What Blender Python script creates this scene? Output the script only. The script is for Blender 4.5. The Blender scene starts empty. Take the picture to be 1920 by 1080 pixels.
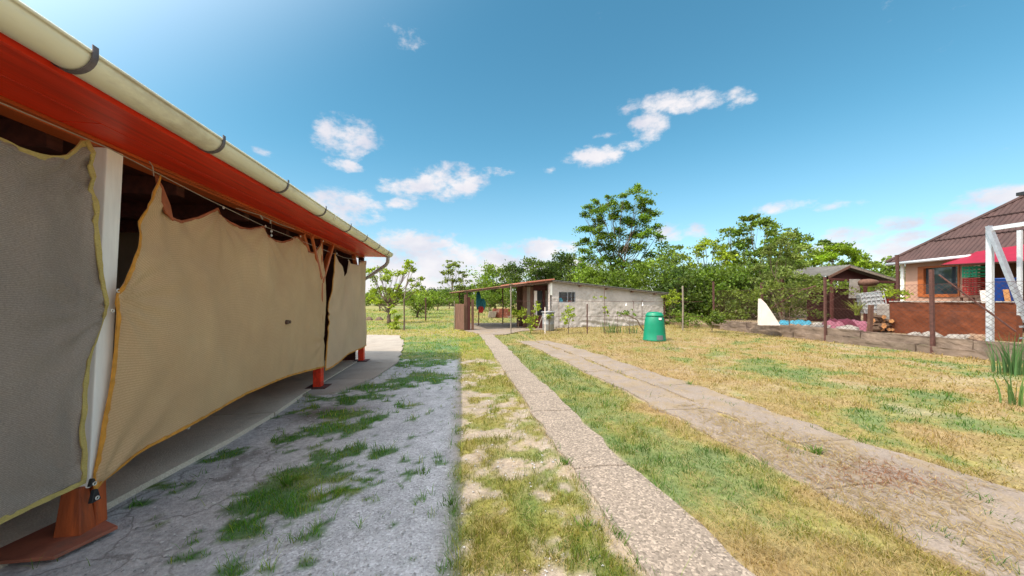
import bpy, math, random
import numpy as np
from mathutils import Vector, Matrix
R = math.radians
random.seed(7)
rng = np.random.default_rng(11)
scene = bpy.context.scene
col = scene.collection

# ------------------------------------------------------------------ camera
H = 1.5            # tripod height
F = 660.0          # focal length in 1920-wide pixels
YAW = R(8.2)       # turned right of the house axis (+Y)
HOR = 562.0        # horizon row
cam_d = bpy.data.cameras.new("camera"); cam = bpy.data.objects.new("camera", cam_d); col.objects.link(cam)
cam.location = (0, 0, H); cam.rotation_euler = (R(90), 0, -YAW)
cam_d.sensor_width = 36; cam_d.lens = F/1920*36; cam_d.shift_y = (HOR-540)/1920
cam_d.clip_start = 0.05; cam_d.clip_end = 5000
scene.camera = cam
scene.view_settings.view_transform = 'Standard'; scene.view_settings.look = 'None'
scene.view_settings.gamma = 1; scene.view_settings.exposure = 0.62
CS, SN = math.cos(YAW), math.sin(YAW)

def ray(px, py):
    u, w = (px-960)/F, (HOR-py)/F
    return Vector((u*CS+SN, -u*SN+CS, w))
def at(px, py, v):                       # point at forward distance v
    return Vector((0, 0, H)) + ray(px, py)*v
def G(px, py, z=0.0):                    # point on the ground
    r = ray(px, py); return Vector((0, 0, H)) + r*((z-H)/r.z)
def onX(px, py, X):
    r = ray(px, py); return Vector((0, 0, H)) + r*(X/r.x)
def base(px, v, z=0.0):
    p = at(px, HOR, v); return Vector((p.x, p.y, z))
def zat(py, v): return H + (HOR-py)*v/F

# ------------------------------------------------------------------ sun and sky
L = Vector((1, 0.58, -1.57)).normalized()
sun_d = bpy.data.lights.new("sun", 'SUN'); sun = bpy.data.objects.new("sun", sun_d); col.objects.link(sun)
sun_d.energy = 3.2; sun_d.angle = R(0.6); sun_d.color = (1.0, 0.90, 0.74)
sun.rotation_euler = L.to_track_quat('-Z', 'Y').to_euler(); sun.location = (-20, -8, 30)
world = bpy.data.worlds.new("World"); scene.world = world; world.use_nodes = True
NT = world.node_tree; NT.nodes.clear()
def wn(t, **k):
    n = NT.nodes.new(t)
    for a, b in k.items(): setattr(n, a, b)
    return n
def wm(op, a, b=None, c=None, clamp=False):
    n = wn('ShaderNodeMath', operation=op); n.use_clamp = clamp
    for i, s in enumerate((a, b, c)):
        if s is None: continue
        if isinstance(s, (int, float)): n.inputs[i].default_value = s
        else: NT.links.new(s, n.inputs[i])
    return n.outputs[0]
sky = wn('ShaderNodeTexSky'); sky.sky_type = 'NISHITA'; sky.sun_disc = False
sky.sun_elevation = math.asin(-L.z); sky.sun_rotation = math.atan2(-L.x, -L.y)
sky.air_density = 1.0; sky.dust_density = 0.4; sky.ozone_density = 2.5; sky.altitude = 100
hs = wn('ShaderNodeHueSaturation'); hs.inputs['Hue'].default_value = 0.470; hs.inputs['Saturation'].default_value = 1.2; hs.inputs['Value'].default_value = 0.88
NT.links.new(sky.outputs[0], hs.inputs['Color'])
tc = wn('ShaderNodeTexCoord')
# the hazy sky brightens towards the sun
dt = wn('ShaderNodeVectorMath', operation='DOT_PRODUCT'); NT.links.new(tc.outputs['Generated'], dt.inputs[0]); dt.inputs[1].default_value = tuple(-L)
gm = wn('ShaderNodeMapRange'); gm.interpolation_type = 'SMOOTHSTEP'; NT.links.new(dt.outputs['Value'], gm.inputs[0]); gm.inputs[1].default_value = .12; gm.inputs[2].default_value = 1.0; gm.inputs[3].default_value = 0; gm.inputs[4].default_value = 1
glow = wn('ShaderNodeMix', data_type='RGBA'); NT.links.new(wm('POWER', gm.outputs[0], 2.4), glow.inputs[0]); NT.links.new(hs.outputs[0], glow.inputs[6]); glow.inputs[7].default_value = (22, 23, 24, 1)
sx = wn('ShaderNodeSeparateXYZ'); NT.links.new(tc.outputs['Generated'], sx.inputs[0])
az = wm('ARCTAN2', sx.outputs[0], sx.outputs[1]); el = wm('ARCSINE', sx.outputs[2])
cb = wn('ShaderNodeCombineXYZ'); NT.links.new(az, cb.inputs[0]); NT.links.new(el, cb.inputs[1])
mp = wn('ShaderNodeMapping'); mp.inputs['Scale'].default_value = (1, 1.7, 1); NT.links.new(cb.outputs[0], mp.inputs[0])
n1 = wn('ShaderNodeTexNoise'); n1.inputs['Scale'].default_value = 15; n1.inputs['Detail'].default_value = 10; n1.inputs['Roughness'].default_value = 0.64; NT.links.new(mp.outputs[0], n1.inputs[0])
n2 = wn('ShaderNodeTexNoise'); n2.inputs['Scale'].default_value = 7; n2.inputs['Detail'].default_value = 5; NT.links.new(mp.outputs[0], n2.inputs[0])
# clouds: px, py, rx, ry, tilt, strength   (turned into azimuth / elevation)
CL = [(655,260,58,38,0,1.15),(640,308,38,11,0,.75),(790,352,70,22,0,1.1),(850,340,62,30,0,1.15),(648,388,72,34,-.05,1),(748,381,30,10,0,.75),(760,66,22,16,0,.2),
 (1218,228,36,38,0,1.1),(1262,192,60,22,.0,1.1),(1335,188,55,15,.0,.8),(1385,193,30,9,0,.5),(1200,205,30,16,0,.6),(1113,293,50,20,.1,1.15),(1181,271,20,10,0,.7),(1150,252,26,6,0,.35),(490,285,22,8,.2,.6),
 (1470,386,75,12,.15,.8),(1575,383,44,9,.2,.6),(1300,433,28,13,0,.95),(1248,436,38,16,.1,.95),(778,455,88,24,0,1.25),(850,485,125,26,.05,1.2),
 (780,515,200,46,0,1.35),(1015,466,72,17,.05,1.3),(960,500,160,30,0,1.25),(930,545,220,32,0,1.1),(1690,418,50,15,0,1),(1730,443,80,14,0,.95),(1830,410,110,20,.2,.85),(1890,368,90,26,.3,1.05),
 (1600,440,65,16,0,1.1),(1560,465,70,16,0,.9),(1700,475,110,26,0,.95),(1015,125,14,9,0,-.2),(1145,28,14,10,0,-.1),(925,321,30,6,0,.25),(1031,320,12,6,0,.45),(1400,500,200,20,0,.4),(520,430,80,40,0,.6)]
tot = None
def cloud(tot, a0, e0, ra, re, st):
    n = wn('ShaderNodeVectorMath', operation='MULTIPLY_ADD'); NT.links.new(cb.outputs[0], n.inputs[0]); n.inputs[1].default_value = (1/ra, 1/re, 0); n.inputs[2].default_value = (-a0/ra, -e0/re, 0)
    d = wn('ShaderNodeVectorMath', operation='DOT_PRODUCT'); NT.links.new(n.outputs[0], d.inputs[0]); NT.links.new(n.outputs[0], d.inputs[1])
    q = wm('MULTIPLY_ADD', d.outputs['Value'], -.75*abs(st), st)
    return q if tot is None else wm('SMOOTH_MAX', tot, q, 0.15)
for (px, py, rx, ry, tl, st) in CL:
    d = ray(px, py).normalized(); a0 = math.atan2(d.x, d.y); e0 = math.asin(d.z)
    d2 = ray(px+rx, py).normalized(); ra = abs(math.atan2(d2.x, d2.y)-a0); d3 = ray(px, py-ry).normalized(); re = abs(math.asin(d3.z)-e0)
    tot = cloud(tot, a0, e0, ra, re, st)
for (a0, e0, ra, re) in ((2.5, .80, 1.15, .62), (-2.4, .35, .7, .3), (0, 1.40, 3.4, .34), (1.95, .45, .45, .3)): tot = cloud(tot, a0, e0, ra, re, 1.2)  # added cloud banks, unseen outside the view, as fill light
dens = wm('ADD', wm('ADD', wm('MAXIMUM', tot, -1.6), .22), wm('MULTIPLY', wm('SUBTRACT', n1.outputs[0], 0.54), 4.2))
mr = wn('ShaderNodeMapRange'); mr.interpolation_type = 'SMOOTHSTEP'; NT.links.new(dens, mr.inputs[0])
mr.inputs[1].default_value = -0.05; mr.inputs[2].default_value = 1.3
cr = wn('ShaderNodeValToRGB'); NT.links.new(n2.outputs[0], cr.inputs[0])
cr.color_ramp.elements[0].position = .35; cr.color_ramp.elements[0].color = (0.70, 0.70, 0.80, 1); cr.color_ramp.elements[1].position = .6; cr.color_ramp.elements[1].color = (0.96, 0.91, 0.92, 1)
cm = wn('ShaderNodeVectorMath', operation='SCALE'); cm.inputs['Scale'].default_value = 4.9; NT.links.new(cr.outputs[0], cm.inputs[0])
mx = wn('ShaderNodeMix', data_type='RGBA'); NT.links.new(wm('MULTIPLY', mr.outputs[0], .92), mx.inputs[0]); hz = wn('ShaderNodeMapRange'); hz.interpolation_type = 'SMOOTHSTEP'; NT.links.new(el, hz.inputs[0]); hz.inputs[1].default_value = 0; hz.inputs[2].default_value = .42; hz.inputs[3].default_value = .26; hz.inputs[4].default_value = 0
hm = wn('ShaderNodeMix', data_type='RGBA'); NT.links.new(hz.outputs[0], hm.inputs[0]); NT.links.new(glow.outputs[2], hm.inputs[6]); hm.inputs[7].default_value = (2.9, 3.3, 3.9, 1)
NT.links.new(hm.outputs[2], mx.inputs[6]); NT.links.new(cm.outputs[0], mx.inputs[7])
bg = wn('ShaderNodeBackground'); bg.inputs['Strength'].default_value = 0.14; NT.links.new(mx.outputs[2], bg.inputs[0])
wo = wn('ShaderNodeOutputWorld'); NT.links.new(bg.outputs[0], wo.inputs[0])

# ------------------------------------------------------------------ materials
def nodes_of(name):
    m = bpy.data.materials.new(name); m.use_nodes = True
    nt = m.node_tree; b = nt.nodes['Principled BSDF']; return m, nt, b
def add(nt, t, **k):
    n = nt.nodes.new(t)
    for a, b in k.items(): setattr(n, a, b)
    return n
def ramp(nt, src, stops):
    r = add(nt, 'ShaderNodeValToRGB'); el = r.color_ramp.elements
    while len(el) < len(stops): el.new(.5)
    for e, (p, c) in zip(el, stops): e.position = p; e.color = (*c, 1)
    nt.links.new(src, r.inputs[0]); return r.outputs[0]
def noise(nt, scale, detail=6, rough=.6, vec=None, mapscale=None, obj=True):
    n = add(nt, 'ShaderNodeTexNoise'); n.inputs['Scale'].default_value = scale; n.inputs['Detail'].default_value = detail; n.inputs['Roughness'].default_value = rough
    if vec is None:
        t = add(nt, 'ShaderNodeTexCoord'); vec = t.outputs['Object']
    if mapscale:
        m = add(nt, 'ShaderNodeMapping'); m.inputs['Scale'].default_value = mapscale; nt.links.new(vec, m.inputs[0]); vec = m.outputs[0]
    nt.links.new(vec, n.inputs[0]); return n.outputs[0]
def mixc(nt, fac, a, b, mode='MIX'):
    m = add(nt, 'ShaderNodeMix', data_type='RGBA', blend_type=mode)
    for i, s in ((0, fac), (6, a), (7, b)):
        if isinstance(s, (int, float)): m.inputs[i].default_value = s
        elif isinstance(s, tuple): m.inputs[i].default_value = (*s, 1)
        else: nt.links.new(s, m.inputs[i])
    return m.outputs[2]
def bump(nt, b, h, strength=.4, dist=.01):
    n = add(nt, 'ShaderNodeBump'); n.inputs['Strength'].default_value = strength; n.inputs['Distance'].default_value = dist
    nt.links.new(h, n.inputs['Height']); nt.links.new(n.outputs[0], b.inputs['Normal'])
def mmath(nt, op, a, b=0.0):
    n = add(nt, 'ShaderNodeMath', operation=op)
    for i, s in enumerate((a, b)):
        if isinstance(s, (int, float)): n.inputs[i].default_value = s
        else: nt.links.new(s, n.inputs[i])
    return n.outputs[0]
def mat(name, c, rough=.7, var=.25, scale=6, bmp=.3, bd=.005, metal=0, mapscale=None, c2=None, spec=.4, c2pos=.55):
    m, nt, b = nodes_of(name)
    n = noise(nt, scale, 8, .62, mapscale=mapscale)
    lo = tuple(x*(1-var) for x in c); hi = tuple(min(1, x*(1+var)) for x in c)
    cc = ramp(nt, n, [(.28, lo), (.72, hi)])
    if c2:
        n2_ = noise(nt, scale*.4, 8, .7, mapscale=mapscale)
        f = add(nt, 'ShaderNodeMapRange'); nt.links.new(n2_, f.inputs[0]); f.inputs[1].default_value = c2pos; f.inputs[2].default_value = c2pos+.12
        cc = mixc(nt, f.outputs[0], cc, c2)
    nt.links.new(cc, b.inputs['Base Color']); b.inputs['Roughness'].default_value = rough; b.inputs['Metallic'].default_value = metal
    b.inputs['Specular IOR Level'].default_value = spec
    if bmp: bump(nt, b, noise(nt, scale*6, 6, .7, mapscale=mapscale), bmp, bd)
    return m
def foliage_mat(name, trans=.45, rough=.55):
    m, nt, b = nodes_of(name)
    a = add(nt, 'ShaderNodeAttribute', attribute_name='col'); nt.links.new(a.outputs['Color'], b.inputs['Base Color'])
    b.inputs['Roughness'].default_value = rough; b.inputs['Specular IOR Level'].default_value = .3
    t = add(nt, 'ShaderNodeBsdfTranslucent'); cc = mixc(nt, 1.0, a.outputs['Color'], (1.3, 1.35, .6), 'MULTIPLY'); nt.links.new(cc, t.inputs[0])
    ms = add(nt, 'ShaderNodeMixShader'); ms.inputs[0].default_value = trans
    nt.links.new(b.outputs[0], ms.inputs[1]); nt.links.new(t.outputs[0], ms.inputs[2])
    nt.links.new(ms.outputs[0], nt.nodes['Material Output'].inputs[0]); return m
def cloth_mat(name, c1, c2, alpha=0.0, trans=.35, row=.02):
    m, nt, b = nodes_of(name)
    uv = add(nt, 'ShaderNodeUVMap'); s = add(nt, 'ShaderNodeSeparateXYZ'); nt.links.new(uv.outputs[0], s.inputs[0])
    nz = noise(nt, 3, 5, .6, vec=uv.outputs[0])
    vv = mmath(nt, 'ADD', s.outputs[1], mmath(nt, 'MULTIPLY', nz, .02))
    w = mmath(nt, 'SINE', mmath(nt, 'MULTIPLY', vv, 2*math.pi/row))
    wf = add(nt, 'ShaderNodeMapRange'); nt.links.new(w, wf.inputs[0]); wf.inputs[1].default_value = .2; wf.inputs[2].default_value = 1.0
    fine = noise(nt, 1, 3, .8, vec=uv.outputs[0], mapscale=(90, 190, 1))
    ff = add(nt, 'ShaderNodeMapRange'); nt.links.new(fine, ff.inputs[0]); ff.inputs[1].default_value = .42; ff.inputs[2].default_value = .7
    big = noise(nt, 1.3, 6, .6, vec=uv.outputs[0], mapscale=(1, .7, 1))
    base_ = ramp(nt, big, [(.3, tuple(x*.86 for x in c1)), (.7, tuple(min(1, x*1.1) for x in c1))])
    f = mmath(nt, 'MAXIMUM', mmath(nt, 'MULTIPLY', wf.outputs[0], .6), mmath(nt, 'MULTIPLY', ff.outputs[0], .75))
    cc = mixc(nt, f, base_, c2)
    nt.links.new(cc, b.inputs['Base Color']); b.inputs['Roughness'].default_value = .8; b.inputs['Specular IOR Level'].default_value = .15
    bump(nt, b, mmath(nt, 'SUBTRACT', 1.0, f), .5, .004)
    t = add(nt, 'ShaderNodeBsdfTranslucent'); nt.links.new(cc, t.inputs[0])
    ms = add(nt, 'ShaderNodeMixShader'); ms.inputs[0].default_value = trans
    nt.links.new(b.outputs[0], ms.inputs[1]); nt.links.new(t.outputs[0], ms.inputs[2]); out = ms.outputs[0]
    if alpha:
        tp = add(nt, 'ShaderNodeBsdfTransparent'); m2 = add(nt, 'ShaderNodeMixShader'); m2.inputs[0].default_value = alpha
        nt.links.new(out, m2.inputs[1]); nt.links.new(tp.outputs[0], m2.inputs[2]); out = m2.outputs[0]
    nt.links.new(out, nt.nodes['Material Output'].inputs[0]); return m
def concrete_mat(name, c, peb=60, pebamt=.5, stain=None, dirt_=None):
    m, nt, b = nodes_of(name)
    t = add(nt, 'ShaderNodeTexCoord')
    v = add(nt, 'ShaderNodeTexVoronoi'); v.inputs['Scale'].default_value = peb; nt.links.new(t.outputs['Object'], v.inputs[0])
    hsv = add(nt, 'ShaderNodeSeparateColor'); nt.links.new(v.outputs['Color'], hsv.inputs[0])
    pc = ramp(nt, hsv.outputs[0], [(0, tuple(x*.38 for x in c)), (.35, tuple(x*.8 for x in c)), (.7, c), (1, tuple(min(1, x*1.75) for x in c))])
    bs = ramp(nt, noise(nt, 2.2, 9, .65), [(.3, tuple(x*.72 for x in c)), (.7, tuple(min(1, x*1.15) for x in c))])
    cc = mixc(nt, pebamt, bs, pc)
    if stain:
        f = add(nt, 'ShaderNodeMapRange'); nt.links.new(noise(nt, 1.1, 8, .7), f.inputs[0]); f.inputs[1].default_value = .5; f.inputs[2].default_value = .7
        cc = mixc(nt, mmath(nt, 'MULTIPLY', f.outputs[0], .7), cc, stain)
    if dirt_:
        f = add(nt, 'ShaderNodeMapRange'); nt.links.new(noise(nt, 2.6, 10, .72), f.inputs[0]); f.inputs[1].default_value = .50; f.inputs[2].default_value = .58
        cc = mixc(nt, mmath(nt, 'MULTIPLY', f.outputs[0], .6), cc, dirt_)
    nt.links.new(cc, b.inputs['Base Color']); b.inputs['Roughness'].default_value = .9; b.inputs['Specular IOR Level'].default_value = .25
    h = mmath(nt, 'ADD', noise(nt, 70, 6, .7), mmath(nt, 'MULTIPLY', v.outputs['Distance'], -1.0))
    bump(nt, b, h, .6, .006); return m

M = {}
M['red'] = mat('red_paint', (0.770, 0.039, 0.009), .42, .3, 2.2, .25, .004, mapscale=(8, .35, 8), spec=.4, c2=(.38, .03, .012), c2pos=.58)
M['beam'] = mat('orange_red_beam', (.52, .10, .018), .5, .3, 2, .2, .003, mapscale=(6, .6, 6), c2=(.35, .06, .012))
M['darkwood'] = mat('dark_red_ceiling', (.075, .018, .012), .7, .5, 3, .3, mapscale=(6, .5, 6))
M['pier'] = mat('orange_brown_pier', (.42, .085, .02), .55, .4, 3, .5, .005, mapscale=(4, 4, .5), c2=(.22, .05, .018))
M['plate'] = mat('red_brown_plate', (.32, .10, .055), .7, .35, 5, .5, .004, c2=(.2, .09, .06))
M['whitewood'] = mat('white_post_paint', (0.920, 0.874, 0.805), .6, .1, 4, .25, .004, mapscale=(5, 5, .6), c2=(.62, .54, .45), c2pos=.62)
M['brace'] = mat('varnished_brace', (.50, .13, .035), .5, .3, 3, .2, mapscale=(6, 6, .6))
M['gutter'] = mat('cream_gutter', (.86, .79, .56), .3, .12, 2.5, .08, .003, mapscale=(1, .4, 1), c2=(.50, .40, .26), c2pos=.56, spec=.6)
M['bracket'] = mat('dark_bracket_metal', (.16, .13, .13), .5, .3, 20, .1, metal=.3)
M['pipe'] = mat('grey_downpipe', (.40, .36, .32), .4, .15, 6, .1, metal=.2)
M['rooftile'] = mat('brown_roof', (.24, .09, .06), .8, .35, 8, .4, .01)
M['cloth'] = cloth_mat('sand_shade_net', (.98, .69, .40), (.60, .36, .17))
M['cloth_far'] = cloth_mat('pale_shade_net', (.95, .72, .48), (.66, .46, .29))
M['cloth_grey'] = cloth_mat('grey_shade_net', (.70, .58, .48), (.20, .17, .155), alpha=.30, trans=.3, row=.011)
M['hem'] = mat('orange_hem_tape', (.62, .27, .035), .7, .25, 20, .4, .002)
M['hemy'] = mat('yellow_hem_tape', (.50, .38, .12), .7, .3, 60, .6, .003, mapscale=(1, 1, 5))
M['hemr'] = mat('brown_inner_hem', (.36, .10, .035), .7, .25, 20, .3, .002)
M['wire'] = mat('pale_wire', (.45, .40, .33), .5, .1, 10, 0)
M['ring'] = mat('pale_eyelet', (.75, .72, .65), .35, .1, 10, 0, metal=.5)
M['black'] = mat('black_plastic', (.02, .02, .022), .4, .2, 10, .1)
M['wall_in'] = mat('porch_wall_plaster', (0.234, 0.176, 0.129), .9, .2, 3, .3)
M['winframe'] = mat('white_window_paint', (.8, .78, .72), .5, .05, 5, 0)
M['curtain'] = mat('pale_curtain', (0.938, 0.850, 0.725), .8, .1, 3, 0)
M['concrete'] = concrete_mat('smooth_concrete', (0.772, 0.634, 0.489), 90, .18, (.24, .20, .165))
M['apron'] = concrete_mat('pale_concrete_apron', (0.391, 0.340, 0.289), 90, .12, (.33, .27, .22))
M['aggregate'] = concrete_mat('pebbled_concrete', (0.290, 0.234, 0.187), 70, .7)
M['track'] = concrete_mat('worn_track_concrete', (0.285, 0.229, 0.187), 90, .25, (.17, .135, .11), dirt_=(.27, .20, .12))
M['plaster'] = mat('rough_grey_plaster', (0.468, 0.423, 0.392), .95, .12, 1.5, .8, .04, c2=(.40, .365, .335))
M['asbestos'] = mat('weathered_fibre_cement', (0.110, 0.103, 0.094), .95, .35, 2, .5, .01, c2=(.17, .16, .14))
M['rustroof'] = mat('rusty_tin', (0.210, 0.105, 0.056), .8, .5, 3, .4, c2=(.18, .15, .12))
M['redtile'] = mat('terracotta_ridge', (0.315, 0.112, 0.068), .85, .25, 8, .4)
M['oldwood'] = mat('old_brown_wood', (0.136, 0.068, 0.044), .85, .4, 3, .5, mapscale=(8, 8, .8))
M['greywood'] = mat('weathered_grey_wood', (.22, .18, .14), .9, .4, 3, .6, mapscale=(6, 6, .7))
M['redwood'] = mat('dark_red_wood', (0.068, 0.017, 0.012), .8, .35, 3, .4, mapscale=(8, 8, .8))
M['rust'] = mat('rusty_steel', (0.087, 0.036, 0.028), .8, .4, 15, .3)
M['glassdark'] = mat('dark_glass', (.018, .02, .025), .06, .1, 1, 0, spec=1)
M['glasssky'] = mat('window_glass', (.03, .045, .055), .04, .1, 1, 0, spec=1)
M['green'] = mat('green_plastic', (0.000, 0.192, 0.101), .4, .1, 4, .1, .002, spec=.45)
M['greylid'] = mat('grey_plastic', (.12, .13, .14), .5, .1, 5, 0)
M['white'] = mat('white_plastic', (.78, .78, .76), .5, .08, 5, 0)
M['barrel'] = mat('galvanised_barrel', (.30, .30, .31), .45, .2, 6, .2, metal=.35)
M['brick'] = mat('red_bricks', (0.231, 0.070, 0.042), .9, .45, 6, .5, c2=(.34, .28, .24))
M['teal'] = mat('teal_cloth', (.02, .14, .16), .8, .3, 4, .2)
M['redcloth'] = mat('red_cloth', (.45, .03, .025), .8, .3, 4, .2)
M['plinth'] = mat('weathered_plinth_concrete', (0.172, 0.124, 0.092), .95, .45, 2.2, .9, .02, c2=(.11, .075, .06))
M['soil'] = mat('terrace_soil', (.24, .17, .10), .95, .4, 3, .6, .02, c2=(.13, .16, .05))
M['brownwall'] = mat('brown_render', (0.135, 0.034, 0.011), .95, .3, 1.4, .35, .015, c2=(.10, .03, .014))
M['peach'] = mat('peach_render', (0.460, 0.269, 0.189), .9, .1, 2, .25, .006)
M['mauveroof'] = mat('brown_corrugated_roof', (0.061, 0.030, 0.026), .7, .3, 2, .2, c2=(.065, .032, .03))
M['orangewood'] = mat('orange_window_wood', (0.360, 0.096, 0.024), .5, .2, 5, .1)
M['awning'] = mat('crimson_awning', (0.273, 0.008, 0.029), .6, .15, 3, .1)
M['galv'] = mat('galvanised_frame', (0.590, 0.607, 0.631), .35, .12, 8, .15, metal=.25)
M['galvd'] = mat('galvanised_strut', (.38, .39, .42), .35, .2, 8, .15, metal=.5)
M['blue'] = mat('blue_plastic', (0.007, 0.049, 0.231), .4, .15, 4, .1)
M['cratered'] = mat('red_crate_plastic', (0.294, 0.014, 0.010), .45, .2, 4, .1)
M['crategreen'] = mat('green_crate_plastic', (.01, .25, .12), .45, .2, 4, .1)
M['tarp'] = mat('blue_tarp', (0.045, 0.225, 0.315), .5, .25, 5, .4, .01)
M['pink'] = mat('pink_mat', (0.252, 0.084, 0.119), .9, .3, 9, .8, .02)
M['purple'] = mat('plum_cloth', (0.098, 0.014, 0.032), .9, .3, 6, .4, .02)
M['stone'] = mat('pale_rubble_stone', (0.270, 0.240, 0.210), .95, .35, 4, .7, .02)
M['stonered'] = mat('tan_rubble_stone', (0.270, 0.173, 0.112), .95, .35, 4, .7, .02)
M['paleboard'] = mat('pale_board', (0.792, 0.682, 0.616), .7, .1, 3, .1)
M['log'] = mat('log_bark', (0.104, 0.064, 0.040), .95, .4, 8, .7, .01)
M['logend'] = mat('cut_log_end', (0.416, 0.192, 0.072), .9, .3, 10, .3)
M['cage'] = mat('silver_cage', (.6, .6, .62), .4, .1, 8, 0, metal=.5)
M['tank'] = mat('cloudy_tank_plastic', (0.350, 0.364, 0.364), .5, .2, 4, .1)
M['bark'] = mat('brown_bark', (.13, .09, .06), .95, .4, 5, .8, .02, mapscale=(2, 2, .6))
M['barkpale'] = mat('pale_bark', (.30, .25, .19), .95, .4, 5, .8, .02, mapscale=(2, 2, .6))
M['leaf'] = foliage_mat('tree_leaves')
M['grass'] = foliage_mat('grass_blades', .35, .6)
M['clay'] = mat('dark_brown_knob', (.09, .045, .03), .5, .3, 30, .2)
M['crystal'] = mat('pale_glass_drop', (.8, .85, .88), .1, .05, 5, 0, spec=.8)

# ------------------------------------------------------------------ mesh helpers
class MB:
    def __init__(s): s.v = []; s.f = []; s.uv = None
    def quad(s, a, b, c, d):
        i = len(s.v); s.v += [tuple(a), tuple(b), tuple(c), tuple(d)]; s.f.append((i, i+1, i+2, i+3)); return s
    def hexa(s, p):                      # 8 points: bottom 4 ccw, top 4
        i = len(s.v); s.v += [tuple(q) for q in p]
        for f in ((3,2,1,0),(4,5,6,7),(0,1,5,4),(1,2,6,5),(2,3,7,6),(3,0,4,7)): s.f.append(tuple(i+k for k in f))
        return s
    def box(s, x0, x1, y0, y1, z0, z1):
        return s.hexa([(x0,y0,z0),(x1,y0,z0),(x1,y1,z0),(x0,y1,z0),(x0,y0,z1),(x1,y0,z1),(x1,y1,z1),(x0,y1,z1)])
    def obox(s, o, ex, ey, ez):          # box from a corner and three edge vectors
        o, ex, ey, ez = map(Vector, (o, ex, ey, ez))
        return s.hexa([o, o+ex, o+ex+ey, o+ey, o+ez, o+ex+ez, o+ex+ey+ez, o+ey+ez])
    def bar(s, a, b, w, d=None, up=(0,0,1)):
        d = d or w; a, b = Vector(a), Vector(b); t = (b-a).normalized(); up = Vector(up)
        if abs(t.dot(up)) > .95: up = Vector((0,1,0)) if abs(t.y) < .9 else Vector((1,0,0))
        e = t.cross(up).normalized(); n = e.cross(t).normalized()
        return s.obox(a-e*w/2-n*d/2, e*w, n*d, b-a)
    def tube(s, pts, r, n=8, cap=True):
        pts = [Vector(p) for p in pts]; rr = r if isinstance(r, (list, tuple)) else [r]*len(pts)
        i0 = len(s.v); e = None
        for k, p in enumerate(pts):
            t = (pts[min(k+1, len(pts)-1)]-pts[max(k-1, 0)]).normalized()
            if e is None: e = t.orthogonal().normalized()
            else:
                e = (e-t*e.dot(t)); e = e.normalized() if e.length > 1e-6 else t.orthogonal().normalized()
            g = t.cross(e)
            for j in range(n):
                a = 2*math.pi*j/n; s.v.append(tuple(p+(e*math.cos(a)+g*math.sin(a))*rr[k]))
        for k in range(len(pts)-1):
            for j in range(n):
                a = i0+k*n+j; b = i0+k*n+(j+1) % n; s.f.append((a, b, b+n, a+n))
        if cap:
            s.f.append(tuple(i0+j for j in range(n-1, -1, -1))); s.f.append(tuple(i0+(len(pts)-1)*n+j for j in range(n)))
        return s
    def lathe(s, o, prof, n=24):         # prof: (r, z)
        i0 = len(s.v); o = Vector(o)
        for (r, z) in prof:
            for j in range(n):
                a = 2*math.pi*j/n; s.v.append((o.x+r*math.cos(a), o.y+r*math.sin(a), o.z+z))
        for k in range(len(prof)-1):
            for j in range(n):
                a = i0+k*n+j; b = i0+k*n+(j+1) % n; s.f.append((a, b, b+n, a+n))
        s.f.append(tuple(i0+j for j in range(n-1, -1, -1))); s.f.append(tuple(i0+(len(prof)-1)*n+j for j in range(n)))
        return s
    def build(s, name, m, parent=None, smooth=False, bevel=0, solid=0):
        me = bpy.data.meshes.new(name); o = bpy.data.objects.new(name, me); col.objects.link(o)
        off = Vector((0, 0, 0))
        if parent is not None:
            o.parent = parent; r = parent
            while r.parent: r = r.parent
            off = r.location.copy()
        else:
            a = np.array(s.v); off = Vector((float((a[:,0].min()+a[:,0].max())/2), float((a[:,1].min()+a[:,1].max())/2), float(a[:,2].min()))); o.location = off
        me.from_pydata([(x-off.x, y-off.y, z-off.z) for x, y, z in s.v], [], s.f)
        if s.uv is not None:
            ul = me.uv_layers.new(name='UVMap')
            for lp in me.loops: ul.data[lp.index].uv = s.uv[lp.vertex_index]
        me.materials.append(M[m] if isinstance(m, str) else m)
        if smooth:
            me.polygons.foreach_set('use_smooth', [True]*len(me.polygons))
        if solid:
            sm = o.modifiers.new('solid', 'SOLIDIFY'); sm.thickness = solid; sm.offset = -1
        if bevel:
            bm_ = o.modifiers.new('bevel', 'BEVEL'); bm_.width = bevel; bm_.segments = 2; bm_.limit_method = 'ANGLE'
        me.update(); return o
def tag(o, label=None, cat=None, group=None, kind=None):
    if label: o['label'] = label
    if cat: o['category'] = cat
    if group: o['group'] = group
    if kind: o['kind'] = kind
    return o
def empty(name, loc, label, cat, group=None):
    o = bpy.data.objects.new(name, None); col.objects.link(o); o.location = loc; o.empty_display_size = .2
    return tag(o, label, cat, group)
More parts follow.
